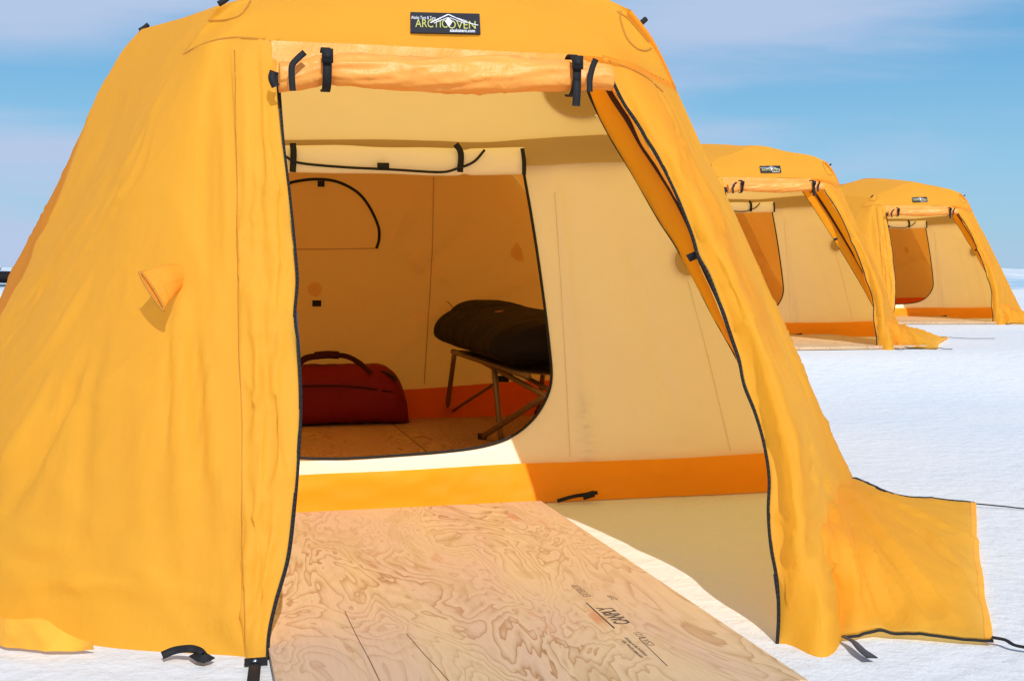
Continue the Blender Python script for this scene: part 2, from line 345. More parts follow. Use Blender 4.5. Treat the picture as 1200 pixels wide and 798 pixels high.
def snow_mat():
    m, nt, out = newmat('packed_snow'); L = nt.links
    g = nd(nt, 'ShaderNodeNewGeometry')
    n = nd(nt, 'ShaderNodeTexNoise', Scale=.5, Detail=8.0, Roughness=.6); mp = nd(nt, 'ShaderNodeMapping'); mp.inputs['Scale'].default_value = (1, 1.5, 1); L.new(g.outputs['Position'], mp.inputs[0]); L.new(mp.outputs[0], n.inputs[0])
    r = nd(nt, 'ShaderNodeValToRGB'); L.new(n.outputs['Fac'], r.inputs[0]); r.color_ramp.elements[0].position = .3; r.color_ramp.elements[0].color = (.67, .71, .73, 1); r.color_ramp.elements[1].position = .62; r.color_ramp.elements[1].color = (.74, .75, .74, 1)
    # blue melt ice between the far ridges; the bluish mottle also paints in ridge shading
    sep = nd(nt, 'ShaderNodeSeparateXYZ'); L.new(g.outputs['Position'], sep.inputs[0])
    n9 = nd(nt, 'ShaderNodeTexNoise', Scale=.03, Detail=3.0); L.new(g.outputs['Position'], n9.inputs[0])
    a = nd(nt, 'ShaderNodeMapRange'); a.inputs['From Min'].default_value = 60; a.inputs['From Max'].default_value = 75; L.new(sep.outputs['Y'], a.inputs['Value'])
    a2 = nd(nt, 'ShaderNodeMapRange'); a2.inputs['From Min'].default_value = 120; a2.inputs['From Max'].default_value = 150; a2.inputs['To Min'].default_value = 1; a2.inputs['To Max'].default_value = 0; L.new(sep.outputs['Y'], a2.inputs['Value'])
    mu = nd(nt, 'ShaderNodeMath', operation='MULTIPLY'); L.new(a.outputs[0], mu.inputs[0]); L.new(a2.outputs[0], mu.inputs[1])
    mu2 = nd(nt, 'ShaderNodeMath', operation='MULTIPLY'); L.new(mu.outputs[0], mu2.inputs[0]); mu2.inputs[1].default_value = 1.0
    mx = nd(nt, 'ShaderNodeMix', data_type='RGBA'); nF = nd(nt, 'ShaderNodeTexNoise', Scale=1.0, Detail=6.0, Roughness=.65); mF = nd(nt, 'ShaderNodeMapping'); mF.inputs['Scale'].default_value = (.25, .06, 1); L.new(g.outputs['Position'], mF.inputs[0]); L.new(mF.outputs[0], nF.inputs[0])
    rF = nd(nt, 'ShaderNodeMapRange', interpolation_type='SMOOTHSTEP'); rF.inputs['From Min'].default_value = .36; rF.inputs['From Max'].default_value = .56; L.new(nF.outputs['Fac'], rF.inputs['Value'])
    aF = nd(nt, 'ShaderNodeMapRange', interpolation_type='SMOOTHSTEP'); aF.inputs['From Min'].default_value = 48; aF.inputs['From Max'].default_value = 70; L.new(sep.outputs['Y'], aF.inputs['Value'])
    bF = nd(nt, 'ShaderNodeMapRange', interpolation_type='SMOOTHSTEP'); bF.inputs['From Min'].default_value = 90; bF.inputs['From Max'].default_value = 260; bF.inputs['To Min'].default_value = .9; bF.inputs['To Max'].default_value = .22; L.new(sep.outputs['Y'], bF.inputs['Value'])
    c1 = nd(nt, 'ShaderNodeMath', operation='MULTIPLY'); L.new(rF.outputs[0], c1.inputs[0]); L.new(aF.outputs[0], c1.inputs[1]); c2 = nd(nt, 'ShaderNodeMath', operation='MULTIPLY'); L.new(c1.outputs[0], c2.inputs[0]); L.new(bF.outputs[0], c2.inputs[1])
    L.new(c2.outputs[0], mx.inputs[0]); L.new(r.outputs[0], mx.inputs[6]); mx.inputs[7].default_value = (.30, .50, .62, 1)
    n2 = nd(nt, 'ShaderNodeTexNoise', Scale=9.0, Detail=9.0, Roughness=.65); L.new(g.outputs['Position'], n2.inputs[0])
    n3 = nd(nt, 'ShaderNodeTexNoise', Scale=180.0, Detail=3.0, Roughness=.7); L.new(g.outputs['Position'], n3.inputs[0])
    b = nd(nt, 'ShaderNodeBump', Strength=.6, Distance=.035); L.new(n2.outputs['Fac'], b.inputs['Height'])
    b2 = nd(nt, 'ShaderNodeBump', Strength=.3, Distance=.0015); L.new(n3.outputs['Fac'], b2.inputs['Height']); L.new(b.outputs[0], b2.inputs['Normal'])
    p = nd(nt, 'ShaderNodeBsdfPrincipled', Roughness=.75); p.inputs['Specular IOR Level'].default_value = .3
    L.new(mx.outputs[2], p.inputs['Base Color']); L.new(b2.outputs[0], p.inputs['Normal']); L.new(p.outputs[0], out.inputs[0])
    return m
M_SNOW = snow_mat()

# ------------------------------------------------------------------ the near tent (shapes in tent coordinates)
ROOT_W = (U0 * RV + V0 * AV) * S
tent = empty('expedition_tent', 'nearest and largest yellow dome tent, its front corner and snow flap beside the plywood', 'tent', 'yellow tents in a row on the snow', tuple(ROOT_W), TH)

# key lines, traced and placed at their depth
zipL = [PV(x, y, 3.21, .36) for x, y in ((328, 52), (324, 85), (326, 112), (331, 170), (338, 230), (344, 290), (347, 330), (344, 372), (348, 408), (351, 470), (348, 540), (343, 600), (336, 655), (322, 705), (314, 742), (312, 777))]
seamL = [PV(x, y, 3.25, .36) for x, y in ((268, 46), (273, 130), (277, 270), (279, 400), (282, 560), (284, 690), (287, 774))]
midL = [PV(x, y, 3.47, .24) for x, y in ((243, 52), (210, 160), (180, 300), (150, 450), (120, 620), (95, 753))]
midL2 = [PV(x, y, 4.15, .0) for x, y in ((222, 60), (150, 190), (80, 340), (10, 480), (-50, 600))] + [PZ(-85, 712)]
midL2 = [midL2[0] * .4 + .6 * PV(222, 60, 3.9)] + [PV(150, 190, 3.98), PV(84, 340, 4.02), PV(15, 480, 4.05), PV(-45, 600, 4.08), PZ(-85, 703)]
shL = PV(256, 10, 3.95); shR = PV(739, 12, 3.98)
ridgeL = [shL] + [PV(x, y, 5.24, -.709) for x, y in ((213, 66), (167, 133), (133, 197), (90, 263), (40, 335), (-5, 397), (-60, 462), (-120, 520))] + [PZ(-186, 566)]
ridgeR = [shR] + [PV(x, y, 5.24, -.70) for x, y in ((768, 52), (800, 122), (830, 188), (862, 252), (902, 342), (940, 428), (972, 502))] + [PZ(1000, 560)]
zipR = [PV(x, y, 3.02, .48) for x, y in ((712, 68), (717, 91), (732, 121), (745, 140), (761, 166), (780, 199), (799, 240), (814, 280), (820, 300), (833, 324), (850, 370), (859, 397), (868, 424), (874, 452), (887, 485), (897, 520), (903, 560), (902, 600), (905, 640), (912, 680), (914, 720), (912, 760))]
midR = [PV(x, y, 3.06, .47) for x, y in ((744, 79), (790, 162), (838, 262), (888, 370), (930, 480), (958, 580), (978, 670), (990, 748))]
bshL = PV(165, 35, 5.1); bshR = bshL * np.array([-1, 1, 1]); bshR[0] += .06
poleL = [bshL] + [PV(x, y, 6.8, -.87) for x, y in ((142, 62), (120, 102), (98, 150), (72, 208), (48, 258), (24, 305), (0, 350))] + [np.array([-2.12, 1.25, .40]), np.array([-2.48, 1.45, 0])]
mir = lambda P: [np.array([-p[0] * 1.0, p[1], p[2]]) for p in P]
poleR = mir(poleL)
rearL = [np.array([-1.12, 2.80, 2.02]), np.array([-1.45, 2.95, 1.5]), np.array([-1.80, 3.12, .8]), np.array([-2.45, 3.3, 0])]
rearR = mir(rearL)

pR1 = PV(786, 102, 5.24, -.70)
ridgeR.insert(1, pR1) if False else None
RLd = spline(ridgeL, 260); RLd = RLd[np.argmin(np.linalg.norm(RLd - ridgeL[1], axis=1)):]
RRd = spline(ridgeR, 260); iR = np.argmin(np.linalg.norm(RRd - pR1, axis=1)); pR1 = RRd[iR]; RRd = RRd[iR:]
RRt = spline(ridgeR, 260)[:iR + 1]; RLt = spline(ridgeL, 260)[:260 - len(RLd) + 1]
fly = MB()
pf = lambda x0, y0, x1, y1, w, h, a=3.3, b=.3: (PV(x0, y0, a, b), PV(x1, y1, a, b), w, h)
GL = loft([seamL, midL, midL2, RLd[::12]], 130, 110)
foldsL = [pf(20, 545, 95, 420, .025, .012, 3.75, 0), pf(0, 515, 70, 415, .03, -.012, 3.8, 0), pf(30, 600, 110, 500, .02, .010, 3.7, .1), pf(255, 520, 270, 690, .02, .012, 3.3, .3), pf(0, 625, 180, 610, .03, .008, 3.5, .2), pf(0, 680, 200, 690, .035, .014, 3.5, .2), pf(215, 560, 240, 745, .03, .008, 3.35, .3), pf(258, 90, 262, 330, .02, .010, 3.3, .3), pf(240, 110, 236, 300, .02, -.008, 3.35, .3), pf(212, 355, 215, 700, .030, .020, 3.35, .3), pf(224, 345, 246, 640, .022, -.016, 3.33, .3), pf(238, 330, 262, 600, .025, .014, 3.3, .3), pf(200, 380, 180, 560, .03, .008, 3.4, .27),
          pf(262, 600, 282, 720, .025, -.014, 3.25, .36), pf(150, 640, 262, 745, .04, .012, 3.4, .3), pf(0, 560, 60, 480, .05, .03, 3.9, 0), pf(10, 590, 90, 440, .05, -.02, 3.8, 0), pf(-20, 640, 40, 560, .05, .022, 4.0, 0), pf(40, 690, 240, 720, .05, -.010, 3.4, .3),
          pf(130, 210, 40, 350, .05, -.018, 4.0, 0)]
PFL = [([(212, 350), (214, 450), (222, 620)], .022, .016), ([(222, 345), (238, 430), (250, 560)], .016, .012), ([(204, 365), (200, 450), (192, 560)], .02, -.010), ([(262, 590), (275, 660), (284, 745)], .014, -.014), ([(266, 610), (272, 690), (262, 755)], .014, .012),
       ([(0, 560), (25, 520), (62, 440)], .03, .022), ([(5, 600), (60, 510), (105, 400)], .03, -.016), ([(0, 470), (60, 400), (110, 310)], .03, .012), ([(15, 560), (28, 520), (22, 500)], .014, .012), ([(130, 210), (80, 290), (20, 375)], .03, -.016), ([(0, 690), (90, 680), (180, 700)], .02, .014),
       ([(150, 660), (200, 690), (262, 705)], .018, .010), ([(100, 640), (60, 655), (0, 650)], .02, -.010), ([(258, 80), (262, 200), (266, 330)], .016, .010), ([(245, 90), (240, 220), (246, 380)], .014, -.008), ([(180, 130), (140, 230), (60, 340)], .02, .010), ([(170, 440), (165, 560), (175, 680)], .03, .010), ([(120, 380), (100, 500), (95, 620)], .035, -.012), ([(245, 700), (268, 735), (284, 768)], .012, .010), ([(225, 730), (245, 742), (280, 765)], .010, -.008)]
GL = pixfold(GL, PFL, .95)
fly.grid(cloth(GL, .012, 2.2, (1, 1, .4), .001, foldsL, edge=.05, seed=3, crease=.011))
GS = loft([seamL, zipL], 26, 150)
Uu = np.linspace(0, 1, 26)[:, None]; GSN = gnormals(GS)
GS = GS + GSN * ((.020 * np.sin(np.pi * Uu) ** 1.1) * (np.ones((1, 150))))[..., None]          # the placket rolls forward
foldsS = [(PV(290, 560, 3.2, .36), PV(306, 690, 3.2, .36), .016, .014), (PV(312, 590, 3.2, .36), PV(296, 640, 3.2, .36), .014, -.012), (PV(325, 300, 3.2, .36), PV(312, 420, 3.2, .36), .014, .012), (PV(296, 180, 3.2, .36), PV(300, 400, 3.2, .36), .016, .010), (PV(300, 60, 3.2, .36), PV(305, 330, 3.2, .36), .018, -.018), (PV(318, 120, 3.2, .36), PV(330, 420, 3.2, .36), .015, .012), (PV(292, 440, 3.2, .36), PV(300, 560, 3.2, .36), .02, .016), (PV(320, 470, 3.2, .36), PV(300, 740, 3.2, .36), .022, -.016)]
PFS = [([(292, 60), (296, 160), (292, 300)], .012, -.014), ([(308, 70), (312, 200), (318, 330)], .012, .014), ([(324, 180), (330, 280), (325, 380)], .010, -.010), ([(295, 330), (302, 430), (296, 520)], .014, .016), ([(330, 390), (322, 470), (330, 560)], .012, .014), ([(310, 420), (318, 500), (308, 600)], .012, -.014), ([(290, 560), (300, 640), (292, 740)], .012, -.014), ([(322, 600), (312, 660), (300, 760)], .012, .014), ([(285, 440), (300, 470), (330, 480)], .010, .008), ([(290, 250), (305, 262), (325, 258)], .008, .006)]
GS = pixfold(GS, PFS, .72)
GSc = cloth(GS, .010, 6, (1, 1, .35), .001, foldsS, seed=5, edge=.08, crease=.018)
GR = loft([zipR, midR, np.vstack([RRd[::12], RRd[-1:]])], 110, 130)
foldsR = [(PV(740, 110, 3.8, .1), PV(770, 190, 3.7, .1), .018, .012), (PV(905, 470, 3.2, .35), PV(900, 560, 3.1, .35), .02, .014), (PV(850, 330, 3.3, .3), PV(885, 420, 3.3, .3), .02, -.012), (PV(920, 600, 3.1, .4), PV(925, 740, 3.05, .4), .018, -.012), (PV(915, 620, 3.1, .4), PV(945, 690, 3.05, .4), .02, .012), (PV(890, 400, 3.3, .3), PV(960, 560, 3.3, .3), .03, .016), (PV(930, 560, 3.2, .4), PV(928, 740, 3.1, .4), .03, .018), (PV(958, 560, 3.3, .4), PV(945, 730, 3.1, .4), .03, -.014), (PV(975, 540, 3.4, .4), PV(990, 735, 3.1, .4), .025, .02), (PV(760, 130, 3.8, .1), PV(800, 260, 3.6, .2), .04, -.010), (PV(880, 370, 3.4, .3), PV(915, 500, 3.3, .3), .04, .02),
          (PV(900, 440, 3.4, .3), PV(945, 620, 3.3, .3), .03, -.014), (PV(800, 180, 3.8, .2), PV(850, 330, 3.7, .2), .05, .018)]
PFR = [([(735, 100), (760, 150), (790, 230)], .014, .010), ([(765, 100), (790, 150), (812, 240)], .018, -.012), ([(800, 170), (835, 250), (860, 330)], .022, .014), ([(832, 290), (862, 350), (890, 430)], .018, -.012), ([(868, 350), (900, 430), (930, 530)], .024, .018), ([(885, 430), (908, 500), (916, 600)], .016, -.012),
       ([(925, 500), (934, 600), (930, 730)], .020, .018), ([(945, 500), (955, 600), (948, 740)], .018, -.016), ([(960, 520), (975, 620), (975, 735)], .018, .016), ([(915, 640), (925, 690), (922, 750)], .012, .010), ([(905, 590), (925, 620), (940, 660)], .012, .008), ([(880, 300), (910, 380), (950, 480)], .02, .012)]
GR = pixfold(GR, PFR, 1.3)
fly.grid(cloth(GR, .014, 2.6, (1, 1, .5), .001, foldsR, edge=.04, seed=8, crease=.018))
# fascia: header seam up to the front hoop
apexF = np.array([-.02, 4.2 - V0, 2.04])
hoop = [shL, PV(330, -12, 4.05), apexF * .5 + shL * .5 + np.array([.03, .03, .025]), apexF, apexF * .5 + shR * .5 + np.array([-.03, .03, .025]), PV(685, -10, 4.05), shR]
seamH = [ridgeL[1], midL2[0], midL[0], seamL[0]] + [PV(x, y, 3.80, .02) for x, y in ((300, 46), (330, 49), (420, 52), (520, 57), (620, 62), (690, 66), (712, 68))] + [midR[0], pR1]
hoop2 = hoop
sideSeamL = [ridgeL[0], ridgeL[1]]
midH = [0.5 * (a + b) + np.array([0, -.035, .0]) for a, b in zip(spline(seamH, 9), spline(hoop2, 9))]; midH[-1] = RRt[len(RRt) // 2]; midH[0] = RLt[len(RLt) // 2]
fly.grid(cloth(loft([seamH, midH, hoop2], 40, 110), .004, 3, (1, 1, 1), .0008, seed=2, edge=.06,
               folds=[(PV(300, 12, 3.8), PV(325, 48, 3.8), .02, .008), (PV(340, 15, 3.8), PV(362, 50, 3.8), .02, -.008), (PV(600, 40, 3.8), PV(660, 62, 3.8), .03, .006)]))
# roof
peak = np.array([0, .95, 2.24]); rpk = np.array([0, 2.6, 2.12])
arch2 = [bshL, bshL * .5 + peak * .5 + np.array([0, -.12, .05]), peak, bshR * .5 + peak * .5 + np.array([0, -.12, .05]), bshR]
arch3 = [rearL[0], rearL[0] * .5 + rpk * .5 + np.array([0, 0, .06]), rpk, rearR[0] * .5 + rpk * .5 + np.array([0, 0, .06]), rearR[0]]
fly.grid(cloth(loft([hoop, arch2], 40, 80), .012, 2, seed=11, edge=.1)); fly.grid(cloth(loft([arch2, arch3], 30, 80), .012, 2, seed=12, edge=.1))
fly.grid(cloth(loft([ridgeL, poleL], 50, 90), .016, 2.2, (1, 1, .6), .001, seed=13, edge=.05, crease=.014, folds=[(PV(80, 300, 5.3), PV(110, 230, 5.0), .05, .02), (PV(30, 360, 5.3), PV(60, 290, 5.2), .04, -.02)]))
fly.grid(cloth(loft([ridgeR, poleR], 40, 80), .016, 2.2, seed=14, edge=.05))
fly.grid(cloth(loft([poleL, rearL], 30, 60), .016, 2, seed=15, edge=.1)); fly.grid(cloth(loft([poleR, rearR], 30, 60), .016, 2, seed=16, edge=.1))
# rear wall
fly.grid(cloth(loft([rearL, [rpk, np.array([0, 3.1, 1.4]), np.array([0, 3.5, 0])], rearR], 50, 50), .012, 2, seed=17, edge=.1))
o_fly = fly.build('rain_fly', M_FLY, tent, weld=True)
for P_ in ([zipR[0] + np.array([-.02, 0, 0]), midR[0], pR1 + np.array([.01, .02, -.01])],):
    Q_ = spline(P_, 40); MB().ribbon(Q_ + np.array([0, -.002, -.004]), np.array([.25 if P_[0][0] > 0 else -.2, -1, .35]), .013, .002).build('gap_cover', M_FLY, o_fly)  # added strip over a slit in the fly that let sun leak inside
pl = MB().grid(GSc); o_pl = pl.build('door_placket', M_PLACKET, tent)
allfly = MB(); allfly.add(fly.v, fly.f); allfly.add(pl.v, pl.f); BF = allfly.bvh()

MB().tube(spline(list(RRt[::10]) + [RRt[-1]], 40) + np.array([-.003, .004, -.006]), .009, 10).build('gap_cover', M_FLY, o_fly)  # added tube closing the shoulder ridge gap against leaking sun
# stitched seams lying on the fly
def stitch(name, pix, w=.0035, mat=M_STITCH, par=o_fly, bv=BF, n=70, off=.0025):
    P, N = project(bv, pix, n, off)
    return MB().ribbon(P, N, w, .0015).build(name, mat, par)
sm = MB()
for pix in ([(216, 64), (240, 52), (268, 45.5), (300, 46), (330, 49), (420, 52.5), (520, 57.5), (620, 62.5), (690, 66.5)],
            [(702, 70), (725, 76), (755, 90), (776, 108)], [(245, 24), (262, 25), (280, 20), (289, 11), (294, 2)],
            [(727, 14), (727, 25), (734, 45), (745, 57), (756, 60), (763, 57)], [(723, 14), (735, 22), (746, 34), (760, 50)]):
    P, N = project(BF, pix, 60, .0025)
    if len(P) > 3: sm.ribbon(P, N, .0028, .0012)
for pix in ([(275, 60), (277, 160), (279, 270), (281, 400), (284, 560), (286, 690), (288, 765)], [(1139, 592), (1141, 640), (1152, 690), (1158, 745)]):
    P, N = project(BF, pix, 90, .0025)
    if len(P) > 3: sm.ribbon(P + .002 * noise(P, 9, 5)[:, None], N, .0016, .0010)
sm.build('seam', M_STITCH, o_fly)
# tone patch where the pole crosses the right shoulder
def disc_on(bv, cx, cy, pts, off=.0018):
    P0, _ = hit(bv, cx, cy, off); ring = [hit(bv, x, y, off)[0] for x, y in pts]; ring = [r for r in ring if r is not None]
    m = MB(); rows = []
    for k in (1, .66, .33): rows.append(np.array([hit(bv, cx + (x - cx) * k, cy + (y - cy) * k, off)[0] if hit(bv, cx + (x - cx) * k, cy + (y - cy) * k, off)[0] is not None else P0 for x, y in pts]))
    m.grid(np.array(rows), 0, closed=True); o = len(m.v); n = len(pts); m.v.append(tuple(P0))
    for i in range(n): m.f.append((o - n + i, o - n + (i + 1) % n, o)); m.m.append(0)
    return m
M_PATCH = fabric('shoulder_patch_nylon', (.74, .36, .035, 1), (.8, .4, .04, 1), trans=.15)

# zippers
def zipper(curve, hw, parent, name='zipper', n=120, off=-.004):
    P = spline(curve, n); N = np.tile(np.array([0, -1, .1]), (n, 1))
    wv = hw * (1 + .5 * np.abs(noise(P, 3, 4)))
    zb = MB().ribbon(P + N * off, N, wv, .004)
    zo = zb.build(name, M_BLACK, parent)
    T = MB()
    for i in range(2, n - 1, 1):
        T.box(P[i] + N[i] * (off + .005), (hw * .45, 0, 0), (0, .0015, 0), (0, 0, .0025))
    T.build('zipper_teeth', M_BLACK, zo)
    return zo
zipper([p + np.array([.003, 0, 0]) for p in zipL[1:]], .0045, tent)
zipper([p + np.array([-.003, 0, 0]) for p in zipR[1:]], .0045, tent)
# the zipper tape that gapes open low on the right and by mid height on the left
gp = MB(); gp2 = MB()
gp.ribbon(spline([PV(908, 672, 3.03, .48), PV(914, 695, 3.03, .48), PV(916, 715, 3.03, .48), PV(914, 748, 3.03, .48)], 20), np.array([0, -1, 0.]), .012 * np.sin(np.linspace(.25, 3.0, 20)) + .002, .003)
gp2.ribbon(spline([PV(347, 365, 3.23, .36), PV(345, 385, 3.23, .36), PV(347, 405, 3.23, .36), PV(351, 425, 3.23, .36)], 20), np.array([0, -1, 0.]), .010 * np.sin(np.linspace(.1, 3.0, 20)) + .002, .003)
gp.build('zipper_tape', M_GREY, tent); gp2.build('zipper_tape', M_GREY, tent)

# folded half of the outer door, tied inside the right edge
M_BROWN = plain('dark_brown', (.06, .018, .006, 1), .8)
def folded_panel(parent, inn_px, cen_px, nz, tab):
    inn = [PV(x, y, 3.27, .47) for x, y in inn_px]; cen = [PV(x, y, 3.20, .47) for x, y in cen_px]
    zb = [p + np.array([.012, .04, 0]) for p in zipR[:nz]]
    fd = MB(); fd.grid(cloth(loft([inn, cen], 16, 70), .006, 5, seed=21))
    fd.grid(cloth(loft([[p + np.array([.012, .03, 0]) for p in cen], zb], 16, 70), .014, 5, seed=22), 1)
    o = fd.build('folded_door_panel', [M_GOLD, M_ROLL if tab else M_GOLD], parent)
    MB().ribbon(spline(inn, 60), np.array([0, -1, 0.]), .0055, .003).build('zipper', M_BLACK, o)
    MB().ribbon(spline(cen, 60) + np.array([0, -.012, 0]), np.array([0, -1, 0.]), .012 * np.linspace(1.2, .4, 60), .003).build('gap_strip', M_BROWN, o)  # dark strip painted in for the dark gap between the two folds
    tx, ty = tab or inn_px[3]
    MB().ribbon(spline([PV(tx - 7, ty + 3, 3.08, .47), PV(tx, ty, 3.06, .47), PV(tx + 6, ty - 2, 3.06, .47)], 6), np.array([0, -1, 0.]), .012, .004).build('tie_tab', M_BLACK, o)
    return o
folded_panel(tent, ((686, 92), (691, 112), (715, 160), (740, 201), (772, 257), (791, 286), (813, 325), (834, 366), (856, 405), (868, 428)), ((706, 82), (714, 108), (735, 141), (751, 170), (770, 199), (790, 232), (808, 270), (818, 303), (840, 352), (858, 397), (869, 426)), 13, (813, 300))

# header flap and rolled outer door
hd = loft([[PV(x, y, 3.80 if x < 700 else 3.87) for x, y in ((318, 48), (420, 52), (520, 57), (620, 62), (700, 67), (730, 74))], [PV(x, y, 3.79 if x < 700 else 3.86) for x, y in ((320, 100), (420, 92), (520, 94), (620, 94), (700, 103), (733, 112))]], 14, 60)
MB().grid(cloth(hd, .006, 7, seed=31)).build('door_header', M_ROLL, tent)
n = 120; ax = spline([PV(x, y, 3.70) for x, y in ((327, 91), (350, 88), (385, 82), (440, 85), (520, 88), (600, 88), (660, 89), (700, 90), (716, 92))], n)
ROLLN = n
rr = np.interp(np.linspace(0, 1, n), [0, .06, .11, .14, .17, .25, .5, .75, .86, .885, .91, .95, 1], [.045, .047, .050, .040, .052, .058, .062, .058, .054, .043, .050, .045, .044])
ang = np.linspace(0, 2 * np.pi, 56, endpoint=False); rows = []
for i in range(n):
    w = noise(np.stack([np.full(56, ax[i][0] * 5), np.cos(ang + ax[i][0] * 1.5) * 1.6, np.sin(ang + ax[i][0] * 1.5) * 1.6], 1), 1.4, 3)
    w2 = noise(np.stack([np.full(56, ax[i][0] * 14), np.cos(ang) * 2, np.sin(ang) * 2], 1), 2, 6)
    w3 = (1 - np.abs(noise(np.stack([np.full(56, ax[i][0] * 3.0), np.cos(ang + ax[i][0] * 2.5) * 2.2, np.sin(ang + ax[i][0] * 2.5) * 2.2], 1), 1.3, 17))) ** 5
    r = rr[i] * (1 + .13 * w + .05 * w2 + .10 * w3)
    rows.append(ax[i] + np.stack([np.zeros(56), np.cos(ang) * r * .8, np.sin(ang) * r * .86], 1))
rb = MB().grid(np.array(rows), 0, closed=True)
for e in (0, n - 1): rb.f.append(tuple(e * 56 + k for k in range(56))); rb.m.append(0)
o_roll = rb.build('rolled_door', M_ROLL, tent)
BR = MB(); BR.add(rb.v, rb.f); BR.add(hd.reshape(-1, 3) if False else rb.v, rb.f); BRv = BR.bvh()
def wrap(x, r, slant=0.0, top=None, w=.013, tail=None):
    i = np.argmin(np.abs([p[0] - PV(x, 88, 3.70)[0] for p in ax])); c = ax[i]; m = MB()
    a = np.linspace(math.radians(60), math.radians(300), 30)
    P = np.stack([c[0] + slant * np.sin(a), c[1] + np.cos(a) * r * .88, c[2] + np.sin(a) * r * .93], 1)
    P = P[::1]; Nn = np.stack([np.zeros(30), np.cos(a), np.sin(a)], 1)
    m.ribbon(P, Nn, w, .003); return m, c
for x, tl in ((382, 0), (671, 1)):
    m, c = wrap(x, .066)
    m.box(c + np.array([0, -.066, .030]), (.016, 0, 0), (0, .006, 0), (0, 0, .02))       # buckle
    m.box(c + np.array([0, -.071, .030]), (.011, 0, 0), (0, .003, 0), (0, 0, .008))
    if tl: m.ribbon(np.array([c + np.array([0, -.060, -.02]), c + np.array([-.002, -.064, -.06]), c + np.array([-.003, -.058, -.100])]), np.array([0, -1, 0.]), .012, .003, res=12)
    m.build('strap', M_BLACK, o_roll)
for pix in ([(343, 107), (342, 92), (342, 78), (348, 70), (357, 62)], [(691, 108), (691, 94), (694, 80), (698, 70)]):
    P = np.array([PV(x, y, 3.632) for x, y in pix]); MB().ribbon(spline(P, 16), np.array([0, -1, .2]), .009, .003).build('strap', M_BLACK, o_roll)
MB().ribbon(spline([PV(321, 84, 3.70), PV(319, 92, 3.69), PV(323, 102, 3.69)], 8), np.array([0, -1, 0.]), .012, .004).build('door_tab', M_BLACK, tent)

# brand patch on the fascia
c00, nn = hit(BF, 481, 41.5, .004); c10, _ = hit(BF, 562, 43, .004); c01, _ = hit(BF, 480, 17.5, .004); c11, _ = hit(BF, 562, 19.5, .004)
ex = (c10 + c11 - c00 - c01) / 2; ey = (c01 + c11 - c00 - c10) / 2; lw = np.linalg.norm(ex); lh = np.linalg.norm(ey); ex /= lw; ey /= np.linalg.norm(ey); ez = np.cross(ex, ey); ez /= np.linalg.norm(ez)
lc = (c00 + c10 + c01 + c11) / 4 + ez * .004
lb = MB().box(lc, ex * lw / 2, ey * lh / 2, ez * .0025); o_lab = lb.build('label_patch', M_LABEL, tent, smooth=False)
def text_mesh(s, size, c, exx, eyy, mat, parent, name='lettering', sx=1.0, align='CENTER', bold=.0, lift=.0):
    cu = bpy.data.curves.new('txt', 'FONT'); cu.body = s; cu.size = 1; cu.align_x = align; cu.align_y = 'CENTER'; cu.extrude = .01; cu.offset = bold
    o = bpy.data.objects.new('txt', cu); col.objects.link(o); bpy.context.view_layer.update()
    me = bpy.data.meshes.new_from_object(o.evaluated_get(bpy.context.evaluated_depsgraph_get())); bpy.data.objects.remove(o)
    ezz = np.cross(exx, eyy)
    for v in me.vertices:
        p = c + exx * v.co.x * size * sx + eyy * v.co.y * size + ezz * (lift + v.co.z * .02); v.co = Vector(p * S)
    me.materials.clear(); me.materials.append(mat); me.name = name
    q = bpy.data.objects.new(name, me); col.objects.link(q); q.parent = parent; return q
LP = lambda fx, fy, dz=.003: lc + ex * (fx - .5) * lw + ey * (fy - .5) * lh + ez * dz
text_mesh('ARCTIC', lh * .56, LP(.30, .43), ex, ey, M_LETTER, o_lab, sx=.56, bold=.0)
text_mesh('OVEN', lh * .56, LP(.735, .40), ex, ey, M_LETTER, o_lab, sx=.66, bold=.0)
text_mesh('Alaska Tent & Tarp', lh * .22, LP(.185, .72), ex, ey, M_WHITE, o_lab, sx=.48)
text_mesh('alaskatent.com', lh * .22, LP(.74, .13), ex, ey, M_WHITE, o_lab, sx=.66, bold=.02)
em = MB()
for a, b, w in (((.28, .47), (.54, .90), .0022), ((.54, .90), (.80, .52), .0022), ((.80, .52), (.97, .40), .0016), ((.33, .45), (.53, .74), .0014), ((.56, .74), (.78, .46), .0014), ((.42, .74), (.47, .77), .001), ((.62, .78), (.80, .60), .001)):
    em.ribbon(np.array([LP(*a, .0038), LP(*b, .0038)]), ez, w, .0008, res=4)
em.add([LP(.54, .76, .005), LP(.49, .55, .005), LP(.545, .26, .005), LP(.60, .55, .005)], [(0, 1, 2, 3)])
em.build('mountain_emblem', M_WHITE, o_lab, smooth=False)

# vent cuff: a short fabric sleeve that sticks out and droops
cb, cn = hit(BF, 190, 334, 0)
ringp = [(183, 311), (200, 307), (213, 311), (217, 322), (213, 336), (204, 350), (194, 362), (184, 352), (175, 335), (170, 320)]
angc = np.linspace(0, 2 * np.pi, 12, endpoint=False)
R0 = np.array([hit(BF, 205 + 10 * math.cos(a), 325 + 16 * math.sin(a), -.004)[0] for a in angc])
